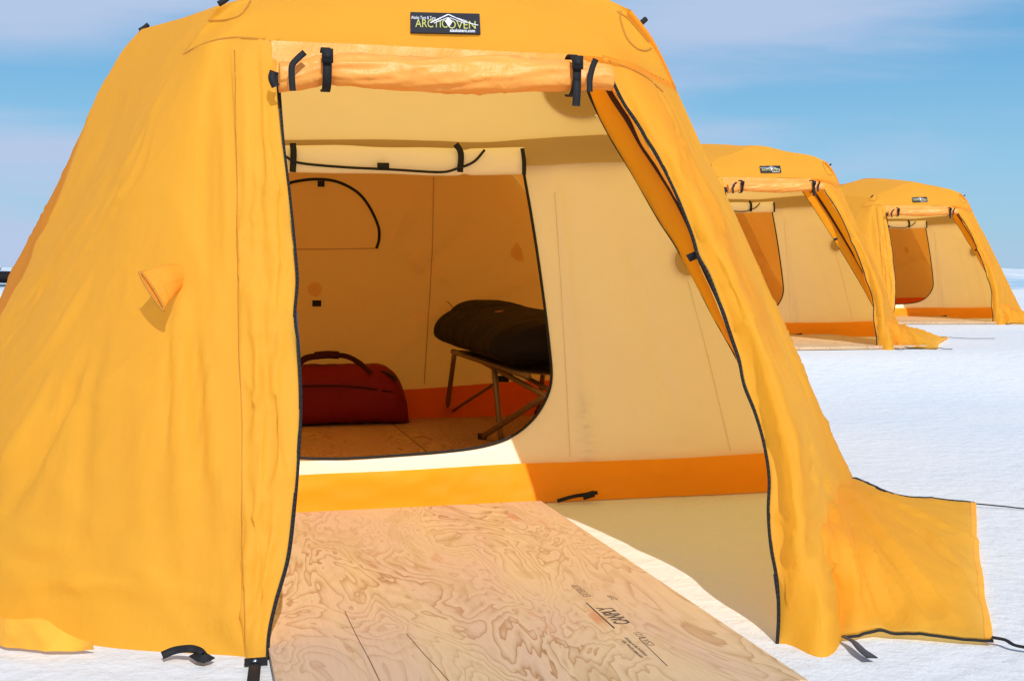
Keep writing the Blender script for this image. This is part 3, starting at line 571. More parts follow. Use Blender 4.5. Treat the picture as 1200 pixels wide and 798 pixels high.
# flattened mouth of the sleeve, drooping to the lower left
R2 = []
for a in angc:
    k = math.sin(a); w = math.cos(a)
    R2.append(PV(178 + 14.5 * k + 2.4 * w, 341 + 23 * k - 1.6 * w, 3.32, .25))
R2 = np.array(R2); R1 = .5 * (R0 + R2) + np.array([.0, -.004, .002])
cu_rows = loft([np.vstack([R0, R0[:1]]), np.vstack([R1, R1[:1]]), np.vstack([R2, R2[:1]])], 22, 50)
cu = MB().grid(cloth(cu_rows, .003, 12, (1, 1, 1), .0008, seed=41)); o_cu = cu.build('vent_cuff', M_CUFF, tent)
MB().tube(np.vstack([R2, R2[:1]]), .0035, 6, res=60).build('drawcord_hem', M_STITCH, o_cu)

# pole-end tabs on the silhouette
for x, y, v in ((169, 33, 5.1), (263, 1, 3.97), (752, 27, 4.03)):
    c = PV(x, y, v); MB().tube(np.array([c + np.array([-.018, 0, -.012]), c, c + np.array([.016, 0, .014])]), .009, 8, res=8).build('pole_tab', M_BLACK, tent)

# snow flap at the right of the door
fi = [PZ(988, 748, .0)] + [hit(BF, x, y, -.014)[0] for x, y in ((976, 700), (966, 650), (968, 610), (982, 575))] + [PZ(1001, 562)]
fi[1] = fi[1] * .5 + .5 * PZ(976, 700, .05)
fo = [PZ(1164, 748, .012), PZ(1157, 706, .03), PZ(1149, 660, .03), PZ(1145, 620, .02), PZ(1144, 590, .01)]
fm = [.5 * (a + b) + np.array([0, 0, .035]) for a, b in zip([fi[0], fi[1], fi[2], fi[4], fi[5]], fo)]; fm = [q + np.array([0, 0, -.03]) for q in fm]; fm[0] = PZ(1040, 737, .02); fm[4] = PZ(1060, 582, .01)
foldsF = [(PZ(985, 620, .1), PZ(1080, 730, .03), .03, .03), (PZ(1003, 585, .05), PZ(1120, 700, .03), .045, .034), (PZ(1000, 600, .06), PZ(1055, 735, .03), .04, -.02), (PZ(1010, 580, .05), PZ(1135, 640, .03), .05, .022), (PZ(996, 610, .07), PZ(1010, 730, .04), .03, .02), (PZ(1020, 590, .04), PZ(1140, 670, .02), .035, -.018)]
PFF = [([(1000, 585), (1050, 650), (1120, 725)], .022, .028), ([(995, 600), (1020, 670), (1045, 735)], .020, -.022), ([(1010, 578), (1070, 620), (1140, 680)], .024, -.022), ([(1020, 580), (1080, 605), (1140, 635)], .020, .020), ([(985, 620), (1000, 680), (1005, 745)], .018, .020), ([(1000, 620), (1060, 700), (1085, 740)], .018, .014), ([(1060, 600), (1100, 640), (1142, 700)], .016, .014), ([(972, 640), (982, 700), (985, 745)], .014, -.014)]
GF = cloth(pixfold(loft([fi, fm, fo], 90, 80), PFF, 1.25), .008, 4, (1, 1, 1), .001, foldsF, seed=51, crease=.008); GF[..., 2] = np.maximum(GF[..., 2], .008)
sf = MB().grid(GF); o_sf = sf.build('snow_flap', M_FLY, tent); BS = sf.bvh()
hp = []
for k in range(80):
    a = GF[-1, k]; b = GF[-4, k]; hp.append((a, b))
hG = np.array([[a + np.array([0, 0, .003]) for a, b in hp], [b + np.array([0, 0, .003]) for a, b in hp]])
MB().grid(hG).build('hem', M_HEM, o_sf)
MB().ribbon(GF[:, 0] + np.array([0, 0, -.004]), np.array([0, -.3, 1.]), .007, .003).build('edge_tape', M_BLACK, o_sf)
MB().ribbon(GF[:, -1] + np.array([0, .01, 0]), np.array([0, -.3, 1.]), np.interp(np.linspace(0, 1, 90), [0, .4, .6, 1], [.012, .012, .005, .004]), .003).build('edge_tape', M_BLACK, o_sf)
MB().tube([PZ(1143, 590, .012), PZ(1175, 593, .006), PZ(1215, 597, .004), PZ(1290, 600, .01)], .003, 6, res=30).build('guy_line', M_BLACK, tent)
MB().ribbon(spline([PZ(1162, 747, .014), PZ(1178, 750, .012), PZ(1192, 757, .006), PZ(1230, 762, .006)], 20), np.array([0, -.3, 1.]), .006, .003).build('guy_line', M_BLACK, tent)
gw = MB().ribbon(spline([PZ(988, 746, .01), PZ(1000, 752, .012), PZ(1010, 762, .01), PZ(1022, 771, .006)], 20), np.array([.1, -.4, 1.]), np.linspace(.006, .016, 20), .003); gw.build('stake_loop', M_GREY, tent)
# left stake loops and the corner strap with its snap
MB().ribbon(spline([PZ(190, 768, .01), PZ(205, 762, .02), PZ(222, 760, .03), PZ(234, 763, .02), PZ(240, 770, .008)], 26), np.array([0, -.8, .6]), .010, .004).build('stake_loop', M_BLACK, tent)
MB().ribbon(spline([PZ(228, 766, .012), PZ(238, 771, .012), PZ(246, 768, .012)], 10), np.array([0, -.5, .8]), .016, .004).build('stake_loop', M_BLACK, tent)
cs = MB().box(PV(300, 775, 3.16, .36), (.029, 0, 0), (0, .003, 0), (0, 0, .010)); o_cs = cs.build('corner_strap', M_BLACK, tent, smooth=False)
MB().ribbon(np.array([PV(299, 778, 3.155, .36), PZ(298, 786, .012), PZ(296, 806, .008)]), np.array([0, -.7, .7]), .015, .004, res=10).build('webbing', M_BLACK, o_cs)
MB().tube(np.array([PV(299, 774.5, 3.155, .36), PV(299, 774.5, 3.143, .36)]), .006, 12).build('snap', M_STEEL, o_cs)
# loose hem along the left foot
hm = loft([[PZ(-60, 690, .10), PZ(0, 716, .085), PZ(50, 718, .095), (PZ(80, 735, .05)), PZ(110, 748, .03)], [PZ(-60, 722, .01), PZ(0, 749, .005), PZ(40, 753, .005), PZ(75, 756, .005), PZ(112, 755, .005)]], 12, 60)
hm = hm + np.array([0, -.05, 0])
MB().grid(cloth(hm, .010, 8, (1, 1, 1), .001, seed=61)).build('loose_hem', M_HEM, tent)

# ------------------------------------------------------------------ inner tent
def wall_y(z):      # front wall: nearly upright, then leaning back under the roof
    z = np.asarray(z, float); return .15 * z + np.clip(z - 1.55, 0, 9) * .6
def on_wall(px, py):
    p = PV(px, py, V0, .15)
    if p[2] > 1.55: p = PV(px, py, V0 + .6 * -1.55, .75)
    return p
prof = [(2.0, 0), (1.72, .5), (1.42, 1.0), (1.17, 1.5), (.86, 1.82), (.42, 1.97), (0, 2.0)]
prof = prof + [(-x, z) for x, z in prof[-2::-1]]
arc = spline([(x, z, 0) for x, z in prof], 120)[:, :2]
hole = [on_wall(x, y) for x, y in ((613, 190), (614, 205), (621, 245), (629, 295), (637, 352), (643, 402), (646, 440), (641, 464), (627, 488), (606, 507), (580, 519), (540, 527), (470, 533), (400, 537), (350, 536), (325, 530), (310, 510), (304, 470), (304, 400), (304, 300), (306, 205), (306, 190))]
hole.append(hole[0]); HP = spline(hole, 240)[:-1][:, [0, 2]]
hc_ = np.array([on_wall(470, 360)[0], on_wall(470, 360)[2]])
outer = np.vstack([arc, spline([(-2.0, 0, 0), (2.0, 0, 0)], 60)[1:-1, :2]])
def polar(P):
    d = P - hc_; a = np.arctan2(d[:, 1], d[:, 0]); r = np.hypot(d[:, 0], d[:, 1]); i = np.argsort(a); return a[i], r[i]
ah, rh = polar(HP); ao, ro = polar(outer); A = np.linspace(-np.pi, np.pi, 220, endpoint=False)
ri = np.interp(A, ah, rh, period=2 * np.pi); rO = np.interp(A, ao, ro, period=2 * np.pi)
rows = []
for k in np.linspace(0, 1, 34) ** 1.2:
    r = ri * (1 - k) + rO * k; x = hc_[0] + np.cos(A) * r; z = hc_[1] + np.sin(A) * r
    rows.append(np.stack([x, wall_y(z), z], 1))
GW = np.array(rows)
dsp = .014 * noise(GW, 2.2, 70) + .005 * noise(GW * np.array([1, 1, .6]), 7, 71) - .012 * (1 - np.abs(noise(GW * np.array([1, 1, .8]), 1.9, 75))) ** 7
for p0, p1, w, h in ((on_wall(655, 230), on_wall(690, 535), .018, .008), (on_wall(740, 300), on_wall(800, 520), .03, -.006), (on_wall(700, 220), on_wall(860, 300), .05, .006)):
    h = h * 2.2; e = p1 - p0; t = np.clip(((GW - p0) @ e) / (e @ e), 0, 1); dsp = dsp - h * np.exp(-(np.linalg.norm(GW - (p0 + t[..., None] * e), axis=2) / w) ** 2)
GW[..., 1] += dsp * np.clip(np.linspace(0, 8, 34), 0, 1)[:, None]
iw = MB().grid(GW, 0, closed=True); o_iw = iw.build('inner_front_wall', M_INNER, tent); BW = iw.bvh()
M_CSEAM = plain('cream_seam', (.76, .64, .46, 1), .9)
for pix in ([(650, 226), (655, 300), (662, 420), (668, 535)], [(806, 330), (830, 420), (856, 528)]):
    P, N = project(BW, pix, 50, .002); MB().ribbon(P, N, .0013, .0008).build('seam', M_CSEAM, o_iw)
# zipper around the inner doorway
mz = MB(); HL = np.array([[x, wall_y(z), z] for x, z in HP]); HL = np.vstack([HL, HL[:1]])
mz.tube(HL + np.array([0, -.004, 0]), .0065, 6); mz.build('doorway_zipper', M_BLACK, o_iw)
# orange foot strip
fs = loft([[PV(x, y, V0 - .03) for x, y in ((200, 612), (345, 601), (480, 596), (620, 588), (760, 582), (905, 575), (935, 574))], [PV(x, y, V0 - .03 + .02) for x, y in ((200, 566), (348, 556), (480, 550), (600, 543), (700, 540), (800, 536), (898, 530), (928, 528))]], 12, 160)
fs = cloth(fs, .008, 4, (1, 1, 2), .001, [(PV(400, 585, V0), PV(620, 572, V0), .02, -.008), (PV(640, 560, V0), PV(880, 552, V0), .02, .008)], seed=72); fs[..., 1] -= .012
fs[..., 1] = np.minimum(fs[..., 1], wall_y(fs[..., 2]) - .018)
o_fs = MB().grid(fs).build('foot_strip', M_SKIRT, o_iw)
# tan vent band and reinforcement patches
vb = loft([[on_wall(x, y) for x, y in ((250, 166), (400, 165), (500, 166), (560, 168), (620, 164), (680, 160), (740, 158), (790, 157))], [on_wall(x, y) for x, y in ((250, 192), (400, 192), (500, 192), (560, 194), (620, 195), (680, 192), (740, 190), (790, 188))]], 8, 90)
vb[..., 1] -= .038; MB().grid(cloth(vb, .004, 6, seed=73)).build('vent_band', M_MESH, o_iw)
def on_wall_disc(cx, cy, rx, ry, name, mat=M_MESH):
    pts = [(cx + rx * math.cos(a), cy + ry * math.sin(a)) for a in np.linspace(0, 2 * np.pi, 32, endpoint=False)]
    V = [on_wall(x, y) + np.array([0, -.034, 0]) for x, y in pts]; MB().add(V, [tuple(range(32))]).build(name, mat, o_iw, smooth=False)
on_wall_disc(680, 102, 46, 36, 'reinforcement_patch'); on_wall_disc(803, 305, 15, 18, 'reinforcement_patch')
# rolled inner door
n = 90; ax2 = spline([PV(x, y, V0 + .10) for x, y in ((306, 187), (340, 187), (450, 188), (538, 190), (614, 189))], n)
ang = np.linspace(0, 2 * np.pi, 40, endpoint=False); rows = []
for i in range(n):
    r = .050 * (1 + .10 * noise(np.stack([np.full(40, ax2[i][0] * 4), np.cos(ang), np.sin(ang)], 1), 1.3, 8)); r = r * (1 - .12 * math.exp(-((ax2[i][0] - ax2[68][0]) / .02) ** 2))
    rows.append(ax2[i] + np.stack([np.zeros(40), np.cos(ang) * r * .7, np.sin(ang) * r * 1.12], 1))
ir = MB().grid(np.array(rows), 0, closed=True)
for e in (0, n - 1): ir.f.append(tuple(e * 40 + k for k in range(40))); ir.m.append(0)
o_ir = ir.build('rolled_inner_door', M_INNER, tent); BI = ir.bvh()
yf = V0 + .10 - .045
for pix in ([(343, 168), (344, 180), (343, 202)], [(534, 169), (540, 180), (539, 202)], [(612, 174), (614, 188), (614, 205)]):
    MB().ribbon(spline([PV(x, y, yf) for x, y in pix], 12), np.array([0, -1, 0.]), .013 if pix[0][0] < 600 else .009, .003).build('strap', M_BLACK, o_ir)
MB().tube([PV(x, y, yf - .004) for x, y in ((334, 183), (350, 191), (400, 196), (460, 199), (515, 202), (535, 198), (555, 190), (568, 176))], .0055, 8, res=60).build('piping', M_BLACK, o_ir)
MB().ribbon(np.array([PV(442, 194, yf - .008), PV(456, 194.3, yf - .008)]), np.array([0, -1, 0.]), .011, .003).build('pull_tab', M_BLACK, o_ir)
# strap and buckle on the snow at the wall's foot
sb = MB().ribbon(spline([PV(653, 587, V0 - .08), PV(670, 582, V0 - .09), PV(688, 579, V0 - .09), PV(700, 577, V0 - .09)], 16), np.array([0, -1, .3]), .008, .004)
sb.box(PV(690, 580, V0 - .10), (.024, 0, .006), (0, .01, 0), (-.002, 0, .012)); sb.build('ground_strap', M_BLACK, tent)

# inner shell: sides, roof and rear wall (one canvas), with sewn-on details
def shell_arch(yb, lean, k=1.0): return [np.array([x * k, yb + lean * z, z]) for x, z in prof]
sides = loft([[np.array([x, float(wall_y(z)) + .004, z]) for x, z in prof], shell_arch(1.5, 0, 1.0), shell_arch(2.94, -.13, 1.12)], 50, 90)
shell = MB().grid(cloth(sides, .012, 2.5, (1, 1, 1), .001, seed=80, edge=.04))
edge = spline(shell_arch(2.94, -.13, 1.12), 90); ctr = np.array([0, 2.94 - .12, .9])
base = spline([edge[-1], edge[0]], 50)[1:-1]; rim = np.vstack([edge, base]); rows = []
for k in np.linspace(1, 0.0, 60): rows.append(ctr + (rim - ctr) * k)
GB = np.array(rows); GB[..., 1] = 2.94 - .13 * GB[..., 2] + .02 * noise(GB, 1.8, 81) + .010 * noise(GB * np.array([.6, 1, 1.6]), 5, 82)
for p0, p1, w, h in ((PV(485, 380, 8), PV(650, 320, 8), .05, .016), (PV(490, 320, 8), PV(545, 260, 8), .03, -.014), (PV(440, 430, 8), PV(520, 370, 8), .05, .012), (PV(460, 280, 8), PV(500, 200, 8), .04, .012), (PV(470, 300, 8), PV(520, 330, 8), .03, .012)):
    h = h * 1.8; w = w * .75; e = p1 - p0; q = GB.copy(); q[..., 1] = p0[1]; t = np.clip(((q - p0) @ e) / (e @ e), 0, 1); GB[..., 1] -= h * np.exp(-(np.linalg.norm(q - (p0 + t[..., None] * e), axis=2) / w) ** 2)
shell.grid(GB, 0, closed=True)
o_sh = shell.build('inner_shell', M_SHELL, tent)
bw = MB().grid(GB, 0, closed=True); BB = bw.bvh()
def bproj(pix, n=40, off=.006): return project(BB, pix, n, off)
P, N = bproj([(333, 218), (345, 213), (370, 210), (395, 213), (418, 225), (433, 243), (443, 265), (444, 280), (441, 291)], 60, .010)
win = MB().ribbon(P, N, .009, .004); o_win = win.build('window_zipper', M_BLACK, o_sh)
M_BSEAM = plain('canvas_seam', (.52, .27, .09, 1), .9)
for pix in ([(335, 292), (380, 292), (443, 291)], [(508, 208), (506, 300), (500, 400), (497, 450)]):
    P, N = bproj(pix, 40, .004); MB().ribbon(P, N, .0028, .0015).build('seam', M_BSEAM, o_sh)
for pix, w in (([(371, 352), (371, 359)], .028), ([(376, 212), (376, 219)], .022)):
    P, N = bproj(pix, 4, .012); MB().ribbon(P, N, w, .003).build('velcro_tab', M_BLACK, o_sh)
M_PORT = fabric('port_canvas', (.80, .46, .16, 1), (1, .85, .55, 1), trans=.6)
disc_on(BB, 369, 339, [(369 + 8.5 * math.cos(a), 339 + 8.5 * math.sin(a)) for a in np.linspace(0, 2 * np.pi, 20, endpoint=False)], .006).build('vent_port', M_PORT, o_sh)
disc_on(BB, 606, 296, [(605, 284), (611, 292), (614, 305), (606, 306), (599, 300), (599, 292)], .008).build('vent_port', M_PORT, o_sh)
Wp = disc_on(BB, 390, 260, [(342, 291), (342, 240), (342, 217), (370, 211), (400, 214), (425, 233), (440, 258), (443, 290)], .0035)
pass
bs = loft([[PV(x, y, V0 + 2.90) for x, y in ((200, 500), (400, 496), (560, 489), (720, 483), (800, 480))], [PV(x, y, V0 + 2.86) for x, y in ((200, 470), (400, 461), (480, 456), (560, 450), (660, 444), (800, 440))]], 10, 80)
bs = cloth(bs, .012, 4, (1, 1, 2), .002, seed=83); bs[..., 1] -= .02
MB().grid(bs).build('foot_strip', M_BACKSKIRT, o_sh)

# ------------------------------------------------------------------ plywood
def W(p):          # tent coordinates (camera heights) -> world metres
    p = np.asarray(p, float) * S; c, s = math.cos(TH), math.sin(TH)
    return Vector((ROOT_W[0] + p[0] * c - p[1] * s, ROOT_W[1] + p[0] * s + p[1] * c, p[2]))
def sheet(name, x0, x1, y0, y1, z0, th, label, group='plywood sheets laid on the snow', parent_loc=None):
    """local origin at the near left corner; size in camera heights"""
    bm = bmesh.new(); bmesh.ops.create_cube(bm, size=1)
    for v in bm.verts: v.co = Vector(((v.co.x + .5) * (x1 - x0) * S, (v.co.y + .5) * (y1 - y0) * S, (v.co.z + .5) * th * S))
    bmesh.ops.bevel(bm, geom=bm.edges[:], offset=.0015, segments=1, affect='EDGES')
    me = bpy.data.meshes.new(name); bm.to_mesh(me); bm.free(); me.materials.append(M_PLY)
    o = bpy.data.objects.new(name, me); col.objects.link(o); o.location = W((x0, y0, z0)); o.rotation_euler.z = TH
    o['label'] = label; o['category'] = 'plywood sheet'; o['group'] = group; return o
# near sheet: follow the photographed edges
r1 = PZ(636, 588, .02); r2 = PZ(950, 798, .02)
ang_r = math.atan2(-(r2 - r1)[0], -(r2 - r1)[1]) * -1
sh_x1 = (r1[0] + r2[0]) / 2
PWD = 1.235
ply = sheet('plywood_sheet', sh_x1 - PWD, sh_x1, -2.36, .0, .001, .018, 'stamped plywood sheet lying in the doorway of the nearest tent')
ply.location = W((0, 0, 0))
# rebuild its origin so it swings with the traced right edge
yaw = math.atan2((r1 - r2)[0], (r1 - r2)[1])           # small skew from the tent axis
R_ = np.array([[math.cos(-yaw), -math.sin(-yaw)], [math.sin(-yaw), math.cos(-yaw)]])
far = r1 + (r1 - r2) / np.linalg.norm(r1 - r2) * .03; near = far - np.array([math.sin(yaw), math.cos(yaw), 0]) * 2.36
orig = near - np.array([math.cos(-yaw), math.sin(-yaw), 0]) * PWD
ply.location = W((orig[0], orig[1], .002)); ply.rotation_euler.z = TH - yaw
def ply_local(px, py, dz=.0):
    p = PZ(px, py, .020) - orig; q = np.array([p[0] * math.cos(yaw) - p[1] * math.sin(yaw), p[0] * math.sin(yaw) + p[1] * math.cos(yaw)])
    return np.array([q[0], q[1], .018 + dz])
ck = MB()
for pix in ([(404, 716), (418, 745), (434, 775), (446, 800)], [(476, 742), (496, 765), (512, 782), (528, 800)]):
    ck.ribbon(spline([ply_local(x, y, .0003) for x, y in pix], 20), np.array([0, 0, 1.]), .0010, .0004)
ck.build('split', M_CRACK, ply)
def stamp(s, px0, py0, size, mat, sx=1.0, rot=180, bold=0):
    c = ply_local(px0, py0, .0004); a = math.radians(rot)
    dx = (ply_local(790, 776) - ply_local(700, 690)); dx /= np.linalg.norm(dx)            # runs along the sheet
    exx = dx; eyy = np.cross(np.array([0, 0, 1.]), exx); 
    return text_mesh(s, size, c, exx, eyy, mat, ply, name='stamp', sx=sx, bold=bold)
PLYSTAMP = [('CANPLY', 720, 721, .064, M_INK, .72, .022), ('EXTERIOR', 681, 692, .034, M_INKF, .9, 0), ('DFP', 718, 700, .028, M_INKF, 1.1, 0), ('CSA 0121', 755, 748, .028, M_INKF, 1.1, 0), ('DOUGLAS FIR PLYWOOD', 745, 757, .011, M_INK, 1.25, .01), ('CERTIFIED 15.5 mm  0121', 741, 760, .011, M_INK, 1.25, .01)]
for s, x, y, sz, mt, sx, bo in PLYSTAMP:
    c = ply_local(x, y, .0004); dx = ply_local(x - 10, y - 10.4) - ply_local(x, y); dx[2] = 0
    dx = np.array([0, 1, 0.]) if abs(dx[1]) > 0 else dx
    text_mesh(s, sz, c, np.array([0, 1., 0]), np.array([-1., 0, 0]), mt, ply, name='stamp', sx=sx, bold=bo)
ru = MB().ribbon(np.array([ply_local(687, 706, .0004), ply_local(720, 736, .0004)]), np.array([0, 0, 1.]), .0022, .0004, res=4)
for a, b in (((749, 748), (782, 780)), ((749, 748), (757, 746)),): ru.ribbon(np.array([ply_local(*a, .0004), ply_local(*b, .0004)]), np.array([0, 0, 1.]), .001, .0004, res=4)
ru.build('stamp_rule', M_INK, ply)

# floor inside the near tent: two sheets side by side with a seam
p1 = PZ(474, 505, .02); p2 = PZ(500, 531, .02); xs = (p1[0] + p2[0]) / 2
fA = sheet('plywood_sheet', xs - 1.5, xs - .005, .03, 2.88, .001, .018, 'plywood floor sheet under the red duffel inside the nearest tent', 'plywood floor inside the nearest tent')
fB = sheet('plywood_sheet', xs + .005, xs + 1.6, .03, 2.88, .001, .018, 'plywood floor sheet under the cot inside the nearest tent', 'plywood floor inside the nearest tent')

# ------------------------------------------------------------------ duffel bag (own coordinates: x along, y depth, z up, in metres)
def capsule_bag(L_, Hh, D_, nose=.22, n=70, m=48, seed=0, flatb=.35, amp=.012):
    rows = []
    for t in np.linspace(0, 1, n):
        x = -L_ / 2 + L_ * t; e = min(t, 1 - t) / nose; k = math.sqrt(max(0, 1 - (1 - min(e, 1)) ** 2.4)) if e < 1 else 1
        k = max(k, .02); a = np.linspace(0, 2 * np.pi, m, endpoint=False)
        cy = np.sign(np.cos(a)) * np.abs(np.cos(a)) ** .75 * D_ / 2; cz = np.sin(a)
        cz = np.where(cz > 0, np.abs(cz) ** .85, -np.abs(cz) ** .45) * Hh / 2
        kb = k if True else 1
        rows.append(np.stack([np.full(m, x), cy * (.35 + .65 * k), Hh / 2 * (1) * (k * .88 + .12 if k < 1 else 1) + cz * k], 1))
    G = np.array(rows); G[..., 2] -= G[..., 2].min(axis=1, keepdims=True) * .9
    c = G.mean(axis=(0, 1)); Nn = G - G.mean(axis=1, keepdims=True); Nn /= np.linalg.norm(Nn, axis=2, keepdims=True) + 1e-6
    G = G + Nn * (amp * noise(G, 7, seed) + amp * .5 * noise(G, 17, seed + 3))[..., None]
    G[..., 2] = np.maximum(G[..., 2], 0.0)
    return G
dist = 7.55
def make_duffel(label, where, rz):
    t = empty('duffel_bag', label, 'duffel bag', 'red duffel bags inside the tents', where, rz)
    G = capsule_bag(1.02, .40, .38, .24, seed=5)
    b = MB().grid(G, 0, closed=True); b.f += [tuple(range(48)), tuple(range(69 * 48, 70 * 48))]; b.m += [0, 0]
    body = b.build('bag_body', M_RED, t, scale=1)
    for y in (-.10, .06):
        hl = MB().ribbon(spline([(-.26, y - .06, .345), (-.22, y - .02, .40), (-.15, y, .445), (0, y * .5, .455), (.10, y * .5, .448), (.19, y, .40), (.25, y - .06, .345)], 40), np.array([0, -1, .25]), .015, .005)
        hl.build('handle', M_DARKRED, t, scale=1)
    MB().tube(np.array([(-.11, -.02, .456), (-.03, -.02, .462), (.05, -.02, .458)]), .026, 12, res=12).build('handle_wrap', M_DARKRED, t, scale=1)
    z = MB(); 
    z.ribbon(spline([(-.45, -.17, .24), (-.2, -.195, .27), (.1, -.195, .265), (.40, -.175, .22)], 30), np.array([0, -1, .4]), .006, .004)
    z.build('zipper', M_DARKRED, t, scale=1)
    bb = MB().ribbon(spline([(.30, -.10, .36), (.36, -.12, .34), (.42, -.13, .29)], 14), np.array([.5, -.4, 1]), .022, .006); bb.build('end_grip', M_BLACK, t, scale=1)
    text_mesh('cordura', .022 / S, np.array([.02, -.197, .185]) / S, np.array([1., 0, 0]), np.array([0, 0, 1.]), plain('bag_logo', (.16, .03, .03, 1), .6), t, name='logo') if False else None
    return t
q = PZ(392, 500, .02); bagpos = W((q[0], q[1] + .17, .019))
duf = make_duffel('dark red duffel bag with looped handles on the nearest tent floor', bagpos, TH + math.radians(-3))

# ------------------------------------------------------------------ folding cot
cot = empty('folding_cot', 'folding camp cot with bronze tube legs under the black sleeping bag', 'cot', None, W((.80, 2.6, .019)), TH)
def cl(p): return np.array(p, float) - np.array([.80, 2.6, .019])
def CU(px, py, u=.80): return cl(PU(px, py, u))
zR = .47
top = cl([.80, 2.66, zR]); topn = cl([.80, .75, zR])
cr = .0165
def bar(name, a, b, r=cr, mat=M_METAL): return MB().tube(np.array([a, b]), r, 10, res=6).build(name, mat, cot)
bar('side_rail', top, topn); bar('side_rail', top + np.array([.62, 0, 0]), topn + np.array([.62, 0, 0]))
cv = loft([[top + np.array([0, -.02, .012]), topn + np.array([0, .02, .012])], [top + np.array([.31, -.02, -.01]), topn + np.array([.31, .02, -.01])], [top + np.array([.62, -.02, .012]), topn + np.array([.62, .02, .012])]], 20, 30)
MB().grid(cv).build('cot_canvas', plain('tan_cot_canvas', (.28, .20, .12, 1), .8), cot)
footA = cl(PZ(523, 486, .03)); footB = cl(PZ(565, 512, .03))
lt = CU(533, 411); 
legs = [(lt, footA), (cl([.80, 1.50, zR]), cl([.83, 1.46, .03]) + np.array([0, -.02, 0])), (footB, CU(642, 462, .83)), (lt + np.array([.60, 0, 0]), footA + np.array([.62, -.06, 0])), (cl([1.42, 1.50, zR]), cl([1.42, 1.46, .03]))]
for a, b in legs:
    lo = a if a[2] < b[2] else b; g = bar('leg', a, b)
    MB().tube(np.array([lo + np.array([0, 0, -.012]), lo + np.array([0, 0, .02])]), .026, 10).build('foot_cap', M_BLACK, g)
bar('brace', CU(545, 413, .82), CU(643, 466, .82), .014); bar('brace', CU(556, 410, .90), CU(648, 459, .90), .012)
j = CU(588, 444, 1.02); g = bar('brace', footA + np.array([.02, 0, .01]), j, .010); bar('brace', j, CU(604, 436, 1.1), .010)
MB().box(j, (.04, 0, 0), (0, .02, 0), (0, 0, .018)).build('hinge', M_BLACK, cot, smooth=False)

# black sleeping bag on the cot
sbg = empty('sleeping_bag', 'bulky black sleeping bag bundle lying on top of the cot', 'sleeping bag', None, W((.80, 2.6, zR + .012 + .019)), TH)
def bundle(x0, x1, ya, yb, prof_z, w0, seed, amp=.012):
    rows = []; n = 60; m = 40
    for t in np.linspace(0, 1, n):
        y = ya + (yb - ya) * t; k = np.interp(t, [0, .015, .05, .12, .9, .97, 1], [.05, .45, .75, 1, 1, .75, .1]); a = np.linspace(0, 2 * np.pi, m, endpoint=False)
        h = np.interp(t, *prof_z); hh = h * (.35 + .65 * k); cx = (x0 + x1) / 2; wx = (x1 - x0) / 2 * k
        zz = np.where(np.sin(a) > 0, np.sin(a), .5 * np.sin(a))
        zc = h / 3 + (1 - k) * h * .22
        rows.append(np.stack([cx + wx * np.sign(np.cos(a)) * np.abs(np.cos(a)) ** .8, np.full(m, y), zc + zz * (hh * .66)], 1))
    G = np.array(rows); c = G.mean(axis=1, keepdims=True); Nn = G - c; Nn /= np.linalg.norm(Nn, axis=2, keepdims=True) + 1e-6
    return G + Nn * (amp * noise(G, 5, seed) + amp * .6 * noise(G, 13, seed + 2))[..., None]
G1 = bundle(-.15, .60, .20, -1.85, ([0, .3, .7, 1], [.285, .28, .26, .24]), .3, 3, .006)
b1 = MB().grid(G1, 0, closed=True); b1.build('bag_body', M_BLKBAG, sbg); 
G2 = bundle(-.05, .42, .08, -.85, ([0, .15, .6, .85, 1], [.13, .18, .17, .12, .05]), .2, 9, .009); G2[..., 2] += .13
b2 = MB().grid(G2, 0, closed=True); b2.build('hood', M_BLKBAG, sbg)
o3 = np.array([.80, 2.6, zR + .012 + .019])
bb_ = MB(); bb_.add(np.array(b1.v) + o3, b1.f); bb_.add(np.array(b2.v) + o3, b2.f); BG = bb_.bvh()
pc, pn = hit(BG, 585, 366, .004)
if pc is not None:
    a_ = np.cross(pn, [0, 0, 1.]); a_ /= np.linalg.norm(a_); b_ = np.cross(a_, pn); ang = np.linspace(0, 2 * np.pi, 25)
    ringc = np.array([pc - o3 + (math.cos(t) * a_ + .8 * math.sin(t) * b_) * .026 for t in ang])
    MB().tube(ringc, .004, 6).build('round_badge', plain('badge_pink', (.30, .12, .10, 1), .6), sbg)
    text_mesh('B', .03, pc - o3, -a_, b_, plain('badge_letter', (.30, .12, .10, 1), .6), sbg, name='badge_mark') if False else None
    MB().ribbon(np.array([pc - o3 - a_ * .014, pc - o3 + a_ * .014]), pn, .007, .002).build('badge_mark', plain('badge_letter', (.30, .12, .10, 1), .6), sbg)
MB().tube([PU(x, y, .80) - o3 for x, y in ((530, 360), (525, 354), (520, 355), (520, 364), (525, 366))], .0025, 6, res=24).build('drawstring', M_BROWN, sbg)

# ------------------------------------------------------------------ the two tents farther along
E2 = .23
def place(pxl, D, rz, e):
    """put the middle of a tent's brand patch at distance D on the ray of pixel column pxl"""
    X = (pxl - 600) / F * D; lab = lc; c, s = math.cos(rz), math.sin(rz)
    return Vector(((X - (lab[0] * c - lab[1] * s)) * S, (D - (lab[0] * s + lab[1] * c)) * S, e * S))
RZ2, RZ3 = math.radians(11.0), math.radians(2.0)
L2 = place(901, 12.6, RZ2, E2); L3 = place(1075.5, 18.1, RZ3, E2)
t2 = retag(copy_tree(tent), 'middle yellow tent of the row, standing between the nearest and the farthest one', L2, RZ2)
t3 = retag(copy_tree(tent), 'farthest and smallest yellow tent, with a red bag showing in its doorway', L3, RZ3)
old = [c for c in kids(t2) if c.name.startswith('folded_door_panel')][0]
for k in kids(old): bpy.data.objects.remove(k)
bpy.data.objects.remove(old)
